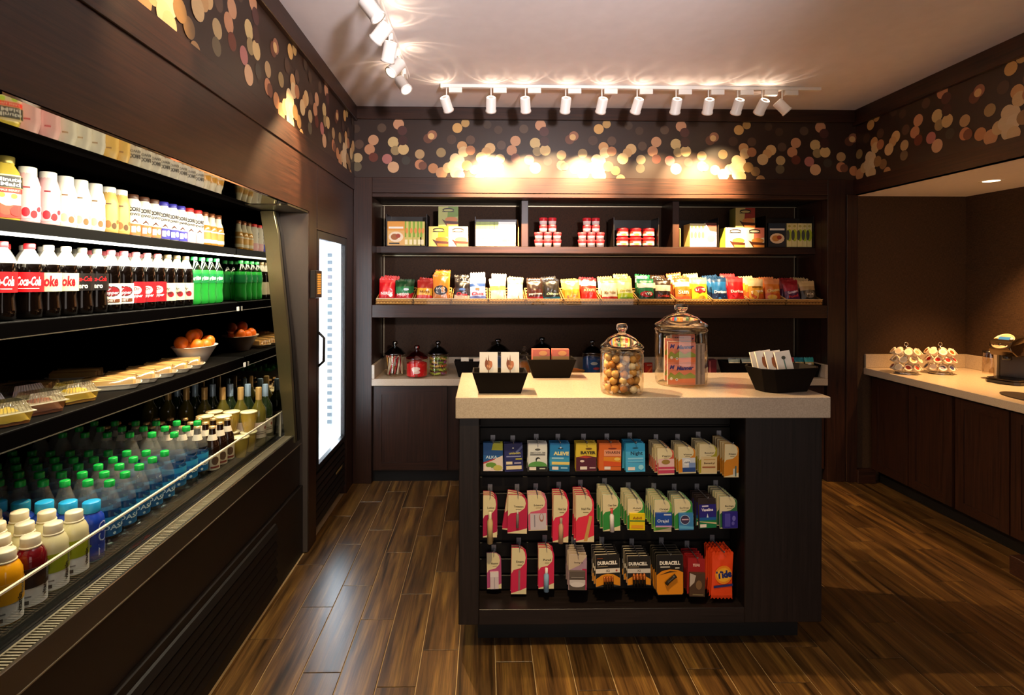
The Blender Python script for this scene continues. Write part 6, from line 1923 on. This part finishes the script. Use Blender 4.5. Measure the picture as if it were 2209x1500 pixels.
WB = lambda x0=0.08, x1=0.4, z=0.05: ('r', x0, x1, z, z + 0.11, 'f0e4d6')
CARDS = [
    # (words, left, right, top, bottom in metres on the front plane, how many, meshes)
    ('blue and green fizzy tablet', (1043, 1085, 956, 1017), 2, lambda w, h: card(w, h, '1c5a90', [('r', 0, 1, 0, 1, '2460a0'), ('p', [(0.42, 0.75), (0.5, 1), (1, 1), (1, 0.74)], 'c8cc3a'), ('r', 0, 1, 0.58, 0.72, '1c4a8a'), ('t', 'ALKA', 0.42, 0.5, 0.14, 'cfe4f4', {'w': 0.6}), ('p', [(0, 0.28), (1, 0.56), (1, 0), (0, 0)], 'e8d6cc'), ('p', [(0, 0.26), (0.6, 0.42), (0.6, 0.46), (0, 0.32)], 'b83a44'), ('e', 0.4, 0.22, 0.28, 0.1, '6a9a3a'), ('e', 0.75, 0.12, 0.24, 0.1, 'c8c060'), WB(0.08, 0.4, 0.04)])),
    ('navy sleep aid', (1088, 1128, 957, 1018), 2, lambda w, h: card(w, h, '22245a', [('r', 0, 1, 0, 1, '262a66'), ('p', [(0.6, 0.7), (1, 0.95), (1, 0.84), (0.7, 0.66)], '6a74a8'), ('e', 0.48, 0.84, 0.05, 0.03, 'e8e8e0'), ('t', 'unisom', 0.56, 0.66, 0.12, 'd8d060', {'w': 0.62}), ('r', 0.1, 0.9, 0.52, 0.56, '8a90c0'), ('r', 0.6, 0.95, 0.42, 0.47, 'b8b040'), ('r', 0.08, 0.42, 0.26, 0.36, 'e8d8b8'), ('r', 0.08, 0.92, 0.08, 0.21, 'ead9b4'), ('r', 0.52, 0.9, 0.28, 0.33, 'b8b0c8')])),
    ('white and green antacid', (1140, 1181, 957, 1018), 3, lambda w, h: card(w, h, 'd8d8d4', [('r', 0, 1, 0, 1, 'dfe2e0'), ('e', 0.5, 0.78, 0.15, 0.04, '5a5a58'), ('t', 'IMODIUM', 0.5, 0.66, 0.1, '7a7c7c', {'w': 0.8}), ('r', 0.1, 0.9, 0.58, 0.61, '4a4a4a'), ('e', 0.52, 0.42, 0.13, 0.09, '2a2a28'), ('e', 0.56, 0.38, 0.11, 0.08, 'e8ece4'), ('e', 0.5, 0.2, 0.5, 0.16, '5a9a4a'), ('r', 0, 1, 0, 0.18, '16160f'), WB(0.06, 0.42, 0.05), ('r', 0.6, 0.9, 0.08, 0.13, 'c8c8b8')])),
    ('blue pain relief', (1187, 1230, 957, 1018), 3, lambda w, h: card(w, h, '1c70b0', [('r', 0, 1, 0, 1, '1f7fc0'), ('r', 0, 1, 0, 0.5, '3a9cc8'), ('e', 0.54, 0.82, 0.14, 0.03, '16405a'), ('e', 0.54, 0.85, 0.05, 0.03, 'c8d8e8'), ('t', 'ALEVE', 0.58, 0.64, 0.17, 'efe6a0', {'w': 0.78, 'bold': 0.05}), ('r', 0.1, 0.7, 0.44, 0.5, '9ad0e8'), ('r', 0.1, 1, 0.24, 0.34, 'e8d074'), ('r', 0, 1, 0, 0.2, '1c6c9c'), WB(0.12, 0.44, 0.06), ('r', 0.56, 0.9, 0.1, 0.15, '9ad0e8')])),
    ('yellow and maroon aspirin', (1243, 1288, 957, 1018), 3, lambda w, h: card(w, h, 'd8b82c', [('r', 0, 1, 0, 1, 'dcc038'), ('e', 0.62, 0.8, 0.16, 0.04, '6a4a14'), ('t', 'BAYER', 0.58, 0.66, 0.15, '3a3016', {'w': 0.74, 'bold': 0.05}), ('p', [(0, 0.5), (0.5, 0.56), (1, 0.5), (1, 0), (0, 0)], '54182a'), ('p', [(0.1, 0.5), (0.4, 0.56), (0.8, 0.5), (0.5, 0.46)], 'b8402c'), ('e', 0.3, 0.36, 0.11, 0.04, 'f0d8d0'), WB(0.2, 0.54, 0.06), ('r', 0.66, 0.95, 0.1, 0.14, 'd8b8b8')])),
    ('orange pep tablet', (1293, 1341, 957, 1017), 3, lambda w, h: card(w, h, 'd8641c', [('r', 0, 1, 0, 1, 'd86a24'), ('e', 0.6, 0.8, 0.2, 0.03, '7a2a14'), ('r', 0.22, 1, 0.52, 0.76, 'e89a74'), ('t', 'VIVARIN', 0.62, 0.66, 0.14, '5a2a1a', {'w': 0.66}), ('r', 0.2, 1, 0.16, 0.5, 'e08a1c'), ('e', 0.82, 0.42, 0.14, 0.06, 'f0c860'), ('p', [(0.2, 0.36), (1, 0.3), (1, 0.16), (0.2, 0.16)], 'd8541c'), WB(0.24, 0.52, 0.04)])),
    ('light blue night relief', (1350, 1392, 958, 1020), 4, lambda w, h: card(w, h, '2a9ad0', [('r', 0, 1, 0, 1, '4ab0e0'), ('r', 0, 1, 0.72, 1, '2a94cc'), ('e', 0.5, 0.84, 0.16, 0.03, '16506a'), ('t', 'Night', 0.55, 0.66, 0.17, '10304a', {'w': 0.62}), ('r', 0.1, 0.9, 0.44, 0.5, '8ad0f0'), ('r', 0.1, 0.9, 0.34, 0.4, '6ac0e8'), ('e', 0.78, 0.16, 0.14, 0.09, '9ae0f4'), WB(0.1, 0.46, 0.06)])),
    ('cream and pink chew', (1418, 1454, 968, 1027), 6, lambda w, h: card(w, h, 'c8b890', house('c8523a', 'Pepto', items=[('r', 0.05, 1, 0.04, 0.6, 'e0b8b4'), ('e', 0.5, 0.48, 0.26, 0.09, '9a7a34'), ('r', 0.05, 1, 0.06, 0.3, 'c03a5a'), ('r', 0.05, 1, 0.18, 0.22, 'e0a0a0')]), CURVE)),
    ('cream and blue lens wipe', (1463, 1500, 965, 1024), 5, lambda w, h: card(w, h, 'c8b890', house(ORG, 'Visine', items=[('r', 0.22, 0.98, 0.06, 0.58, 'cfd4dc'), ('e', 0.5, 0.42, 0.22, 0.12, 'e8ecee'), ('t', 'visine', 0.5, 0.42, 0.1, '2a3a5a', {'w': 0.36, 'rot': 0.15}), ('r', 0.22, 0.98, 0.06, 0.22, '1c4080'), ('r', 0.6, 0.98, 0.22, 0.4, '7a94c8')]), CURVE)),
    ('pale yellow allergy', (1509, 1548, 960, 1025), 5, lambda w, h: card(w, h, 'd0c498', house('a8a020', 'Benadryl', items=[('r', 0.1, 1, 0.03, 0.58, 'dcc490'), ('r', 0.25, 0.9, 0.46, 0.5, 'c8a060'), ('t', 'Benadryl', 0.56, 0.36, 0.08, '5a3a18', {'w': 0.6}), ('r', 0.16, 0.9, 0.2, 0.25, 'a8643a')]), CURVE)),
    ('orange and cream tissue', (1563, 1595, 960, 1033), 6, lambda w, h: card(w, h, 'c89a50', house(ORG, 'Kleen', items=[('r', 0.62, 0.72, 0.02, 0.26, 'cfd0c8'), ('r', 0.74, 0.84, 0.02, 0.34, '4a6a6a')]), CURVE)),
    # second row
    ('narrow pink lotion', (1043, 1074, 1068, 1160), 3, lambda w, h: card(w, h, 'b0204a', house('a81c48', 'Lotion'), CURVE, extra=tube_blister('cdb47c', 0.0125, -0.12, 0.62, 'd8cfae'))),
    ('wide pink tweezers', (1097, 1139, 1068, 1152), 3, lambda w, h: card(w, h, 'b0204a', house('b82048', 'Tweezers'), CURVE, extra=tube_blister('8a8078', 0.006, 0.16, 0.62, 'd0c8c0'))),
    ('pale pink scissor', (1139, 1180, 1067, 1146), 3, lambda w, h: card(w, h, 'd8a0b0', house('d05a78', 'Scissors', items=[('r', 0.1, 0.95, 0.02, 0.48, 'c8bcc4'), ('r', 0.3, 0.36, 0.1, 0.44, '8a8490'), ('e', 0.7, 0.36, 0.12, 0.12, 'a86a5a'), ('e', 0.7, 0.38, 0.08, 0.09, 'c8bcc4')]), CURVE)),
    ('pink hand gel', (1195, 1229, 1068, 1172), 4, lambda w, h: card(w, h, 'c02048', house('d62a4e', 'Hand Gel'), CURVE, extra=tube_blister('c8a07a', 0.0105, 0.0, 0.52, '9a8a78'))),
    ('pink nail file', (1243, 1282, 1068, 1172), 5, lambda w, h: card(w, h, 'c02048', house('e03048', 'Nail File', items=[('p', [(0.42, 0.02), (0.62, 0.02), (0.9, 0.54), (0.74, 0.56)], 'c89a54')]), CURVE)),
    ('green nasal spray', (1300, 1338, 1068, 1148), 6, lambda w, h: card(w, h, 'b8c0a0', house(GRN, 'Clear Eyes'), CURVE, extra=tube_blister('f0e8e0', 0.0095, 0.0, 0.62, 'c03a3a'))),
    ('green and yellow pain relief', (1355, 1391, 1078, 1146), 6, lambda w, h: card(w, h, 'b8c0a0', house(GRN, 'Advil'), CURVE, extra=box_blister(0.1, 1.0, 0.03, 0.55, 0.01, 'e6c814', [('r', 0, 1, 0.52, 0.6, '3a7a3a'), ('t', 'Advil', 0.5, 0.74, 0.22, '8a4a1a', {'w': 0.6}), ('r', 0.1, 0.9, 0.12, 0.3, 'e09a20')]))),
    ('green and blue tooth gel', (1412, 1450, 1080, 1150), 6, lambda w, h: card(w, h, 'a8c090', house('6ab03a', 'Orajel'), CURVE, extra=box_blister(0.05, 0.97, 0.17, 0.6, 0.01, '1c4aa0', [('t', 'Orajel', 0.45, 0.45, 0.3, 'd8e0f0', {'w': 0.7}), ('r', 0.5, 0.95, 0.85, 0.95, 'c8d0e0'), ('r', 0, 1, 0, 0.12, 'c89ac0')]))),
    ('green and blue eye drop', (1455, 1494, 1078, 1146), 5, lambda w, h: card(w, h, '9ab8a0', house(GRN, 'Eye Drops'), CURVE, extra=box_blister(0.2, 0.99, 0.02, 0.55, 0.01, '3a80b8', [('e', 0.42, 0.62, 0.34, 0.3, 'a8c8e0'), ('e', 0.42, 0.62, 0.3, 0.26, '3a3050'), ('r', 0.2, 0.66, 0.6, 0.68, 'd8b0c0'), ('p', [(0, 0.3), (1, 0.2), (1, 0.05), (0, 0.1)], '5aa8d0')]))),
    ('navy and green petroleum jelly', (1506, 1545, 1078, 1143), 5, lambda w, h: card(w, h, '3a3030', [('r', 0, 1, 0, 1, '2a1f1c'), ('r', 0.04, 1, 0, 0.8, '26207a'), ('r', 0.04, 1, 0, 0.36, '1c5a9a'), ('r', 0.04, 1, 0, 0.26, '167a4a'), ('t', 'Vaseline', 0.5, 0.62, 0.13, 'f0e8f4', {'w': 0.66, 'bold': 0.04}), ('r', 0.2, 0.56, 0.72, 0.77, 'e0d8f0'), ('p', [(0.45, 0.36), (0.55, 0.36), (0.5, 0.5)], 'd8e8f0'), ('p', [(0.04, 0.24), (1, 0.18), (1, 0.12), (0.04, 0.22)], 'c8c088'), WB(0.06, 0.42, 0.03)])),
    ('green and violet bandage', (1553, 1591, 1074, 1144), 6, lambda w, h: card(w, h, 'b8c0a0', house('2f6a3c', 'Bandage'), CURVE, extra=box_blister(0.12, 0.98, 0.03, 0.54, 0.008, '2a2280', [('r', 0.14, 0.5, 0.1, 0.9, '4a44a0'), ('e', 0.74, 0.6, 0.12, 0.16, '6a64b8'), ('e', 0.68, 0.3, 0.1, 0.12, '5a54a8')]))),
    # third row
    ('single pale pink razor', (1051, 1082, 1192, 1271), 1, lambda w, h: card(w, h, 'a06a80', house('b04a78', 'Razor'), CURVE, extra=box_blister(0.22, 0.8, 0.02, 0.48, 0.008, 'd8c8cc', [('r', 0, 1, 0.72, 1, 'e8dcdc'), ('r', 0.45, 0.56, 0, 0.7, 'b0a0a8')]))),
    ('long pink emery', (1105, 1138, 1182, 1283), 2, lambda w, h: card(w, h, 'c02048', house('cc2850', 'Emery', items=[('r', 0.46, 0.58, 0.08, 0.52, '8a6a6a')]), CURVE)),
    ('pink hand sanitizer', (1163, 1197, 1182, 1272), 3, lambda w, h: card(w, h, 'c02048', house('cc2850', 'Purell'), CURVE, extra=tube_blister('8ab0cc', 0.0115, -0.04, 0.52, 'e0dcd8'))),
    ('mauve sewing kit', (1228, 1267, 1198, 1275), 5, lambda w, h: card(w, h, 'cbb8a8', [('r', 0, 1, 0, 1, 'a8889a'), ('p', [(0, 0.55), (0.6, 0.7), (1, 0.95), (1, 1), (0, 1)], 'c8b49a'), ('r', 0.75, 1, 0, 0.6, 'b02a58'), ('t', 'Sewing Kit', 0.55, 0.78, 0.06, '5a4a3a', {'w': 0.5})], CURVE, extra=box_blister(0.04, 0.9, 0.04, 0.56, 0.012, '5a5048', [('r', 0, 1, 0.3, 0.55, 'c8c0bc'), ('e', 0.5, 0.3, 0.45, 0.14, 'd8d0cc'), ('r', 0.1, 0.9, 0.66, 0.72, '8a8078')]))),
    ('black and copper battery, six-pack', (1285, 1338, 1198, 1268), 5, lambda w, h: card(w, h, 'c8b8a0', [('r', 0, 1, 0, 1, '1a1712'), ('p', [(0, 0.0), (0, 0.24), (0.25, 0.36), (0.5, 0.4), (0.75, 0.36), (1, 0.24), (1, 0.0), (0.7, 0.06), (0.3, 0.06)], 'dc8c1c'), ('r', 0, 1, 0.42, 0.56, 'e6dac8'), ('t', 'X2', 0.5, 0.49, 0.1, '2a241c', {}), ('e', 0.86, 0.49, 0.04, 0.03, 'b03a2a'), ('t', 'DURACELL', 0.48, 0.74, 0.15, 'efe8dc', {'w': 0.82, 'bold': 0.06}), ('r', 0.06, 0.5, 0.62, 0.65, '8a7a60'), ('r', 0.06, 0.3, 0.88, 0.9, 'a8542a')], extra=batteries(4, 0.3, 0.72, -0.06, 0.32))),
    ('black and copper battery, wide pack', (1354, 1404, 1202, 1266), 5, lambda w, h: card(w, h, 'c8b8a0', [('r', 0, 1, 0, 1, '1a1712'), ('p', [(0, 0.0), (0, 0.2), (0.25, 0.32), (0.5, 0.36), (0.75, 0.32), (1, 0.2), (1, 0.0), (0.7, 0.04), (0.3, 0.04)], 'dc8c1c'), ('r', 0, 1, 0.42, 0.57, 'cfc8bc'), ('t', 'X2', 0.5, 0.5, 0.1, '4a443c', {}), ('t', 'DURACELL', 0.46, 0.74, 0.15, 'e6e0d4', {'w': 0.82, 'bold': 0.06}), ('r', 0.06, 0.5, 0.62, 0.65, '8a7a60')], extra=batteries(4, 0.2, 0.78, -0.04, 0.4))),
    ('large black and orange battery', (1417, 1475, 1200, 1288), 5, lambda w, h: card(w, h, '4a443a', [('p', [(0.06, 0), (0.96, 0.0), (1, 0.04), (1, 0.97), (0.97, 1), (0.03, 1), (0, 0.97), (0, 0.08)], '14120f'), ('p', [(0.06, 0.01), (0.96, 0.01), (1, 0.05), (1, 0.56), (0.8, 0.62), (0.5, 0.64), (0.2, 0.6), (0, 0.5), (0, 0.1)], 'e08a18'), ('p', [(0.1, 0.5), (0.5, 0.6), (0.8, 0.58), (0.5, 0.56)], '2a2014'), ('t', 'DURACELL', 0.5, 0.8, 0.12, 'f0e8da', {'w': 0.78, 'bold': 0.06}), ('r', 0.14, 0.5, 0.69, 0.72, 'c8c0b0'), ('r', 0.7, 0.86, 0.66, 0.69, 'c8c0b0')],
                                                                                       [(0.06, 0), (0.96, 0), (1, 0.04), (1, 0.97), (0.97, 1), (0.03, 1), (0, 0.97), (0, 0.08)],
                                                                                       extra=lambda m, w, h: m.tube([(-0.16 * w, -0.009, -0.70 * h), (-0.08 * w, -0.009, -0.64 * h), (0.1 * w, -0.009, -0.54 * h), (0.2 * w, -0.009, -0.49 * h)], [0.0085, 0.0075, 0.0075, 0.0085], pm('3a342c', 0.25, 0.5), 10))),
    ('red and brown mini pack', (1485, 1522, 1208, 1286), 5, lambda w, h: card(w, h, '7a1c1c', [('r', 0, 1, 0, 1, '9a1a1c'), ('r', 0.3, 0.7, 0.82, 0.85, 'd89a90'), ('t', 'Sure', 0.5, 0.8, 0.08, 'f0d0c0', {'w': 0.4})], extra=box_blister(0.08, 0.96, -0.03, 0.62, 0.012, '4a3424', [('p', [(0, 0.4), (0.3, 0.6), (0.4, 0.9), (0, 1)], 'b8a89a'), ('e', 0.6, 0.5, 0.2, 0.2, '7a5a3a'), ('r', 0.2, 0.9, 0.06, 0.12, '7a6a4a')]))),
    ('orange detergent pouch', (1537, 1584, 1195, 1296), 5, None),
]


def tide(w, h):
    b = bag_meshes(w, h, 0.007, [(1, 'e8481c')], [('e', 0.54, 0.52, 0.4, 0.2, 'f08a1c'), ('e', 0.54, 0.52, 0.32, 0.15, 'f4b030'), ('t', 'Tide', 0.56, 0.53, 0.2, '1c2a6a', {'w': 0.72, 'bold': 0.06, 'rot': 0.15}), ('p', [(0.1, 0.28), (0.98, 0.33), (0.98, 0.28), (0.1, 0.23)], '2a2f6a')], 3)
    for _, me in b:
        for v in me.vertices:
            v.co.z -= h
    return b


HOOK = pm('8a8a92', 0.3, 0.6)
hook_me = None
PX = [(-0.004, 0.077), (0.082, 0.159), (0.182, 0.262), (0.273, 0.356), (0.381, 0.468), (0.478, 0.571), (0.588, 0.670), (0.720, 0.790), (0.808, 0.880), (0.897, 0.973), (1.003, 1.065),
      (-0.004, 0.055), (0.100, 0.181), (0.181, 0.260), (0.289, 0.354), (0.381, 0.457), (0.492, 0.565), (0.598, 0.668), (0.709, 0.783), (0.792, 0.868), (0.892, 0.968), (0.983, 1.057),
      (0.011, 0.071), (0.115, 0.179), (0.227, 0.292), (0.352, 0.428), (0.462, 0.565), (0.596, 0.693), (0.718, 0.831), (0.851, 0.923), (0.952, 1.044)]
rp = random.Random(9)
for i, (words, (u0, u1, v0, v1), n, fn) in enumerate(CARDS):
    x0, x1 = PX[i]
    n = max(1, n)
    pitch = 0.021
    yf = YB - 0.006 - pitch * n if n < 6 else YF + 0.004
    yf = max(yf, YF + 0.002)
    k = yf / 2.268
    w, h = (x1 - x0) * k, (v1 - v0) / 1180.0 * yf
    xc = (x0 + x1) / 2 * k
    zt = 1.55 - (v0 - 605.0 - (xc / yf - 0.0) * 2.0) / 1180.0 * yf
    me = tide(w, h) if fn is None else fn(w, h)
    hk = MB()
    hk.box(-0.010, 0.010, YB - 0.003, YB + 0.002, -0.012, 0.026, HOOK)
    hk.tube([(0, YB, 0.0076), (0, yf - 0.012, 0.0076), (0, yf - 0.016, 0.0156)], 0.0022, HOOK, 6)
    o = hk.build('peg_hook', isl, (xc, -2.27, zt - 0.005))
    for q in range(n):
        yy = yf + pitch * q * (1.0 if n < 6 else (YB - 0.008 - yf) / (pitch * (n - 1)) * 0.98)
        g = goods('hanging_packet', 'packet', me if q == 0 else me, xc, yy, zt, 0,
                  '%s packet, %s on the %s row of pegs' % (words, ('front one' if n > 1 else 'alone', 'second back', 'third back', 'fourth back', 'fifth back', 'last back')[q], ('top', 'middle', 'bottom')[0 if i < 11 else 1 if i < 22 else 2]),
                  'hanging packets on the island display')
        g.rotation_euler = (0, rp.uniform(-.03, .03) + (0.16 if i == 12 and q > 0 else 0), rp.uniform(-.04, .04))
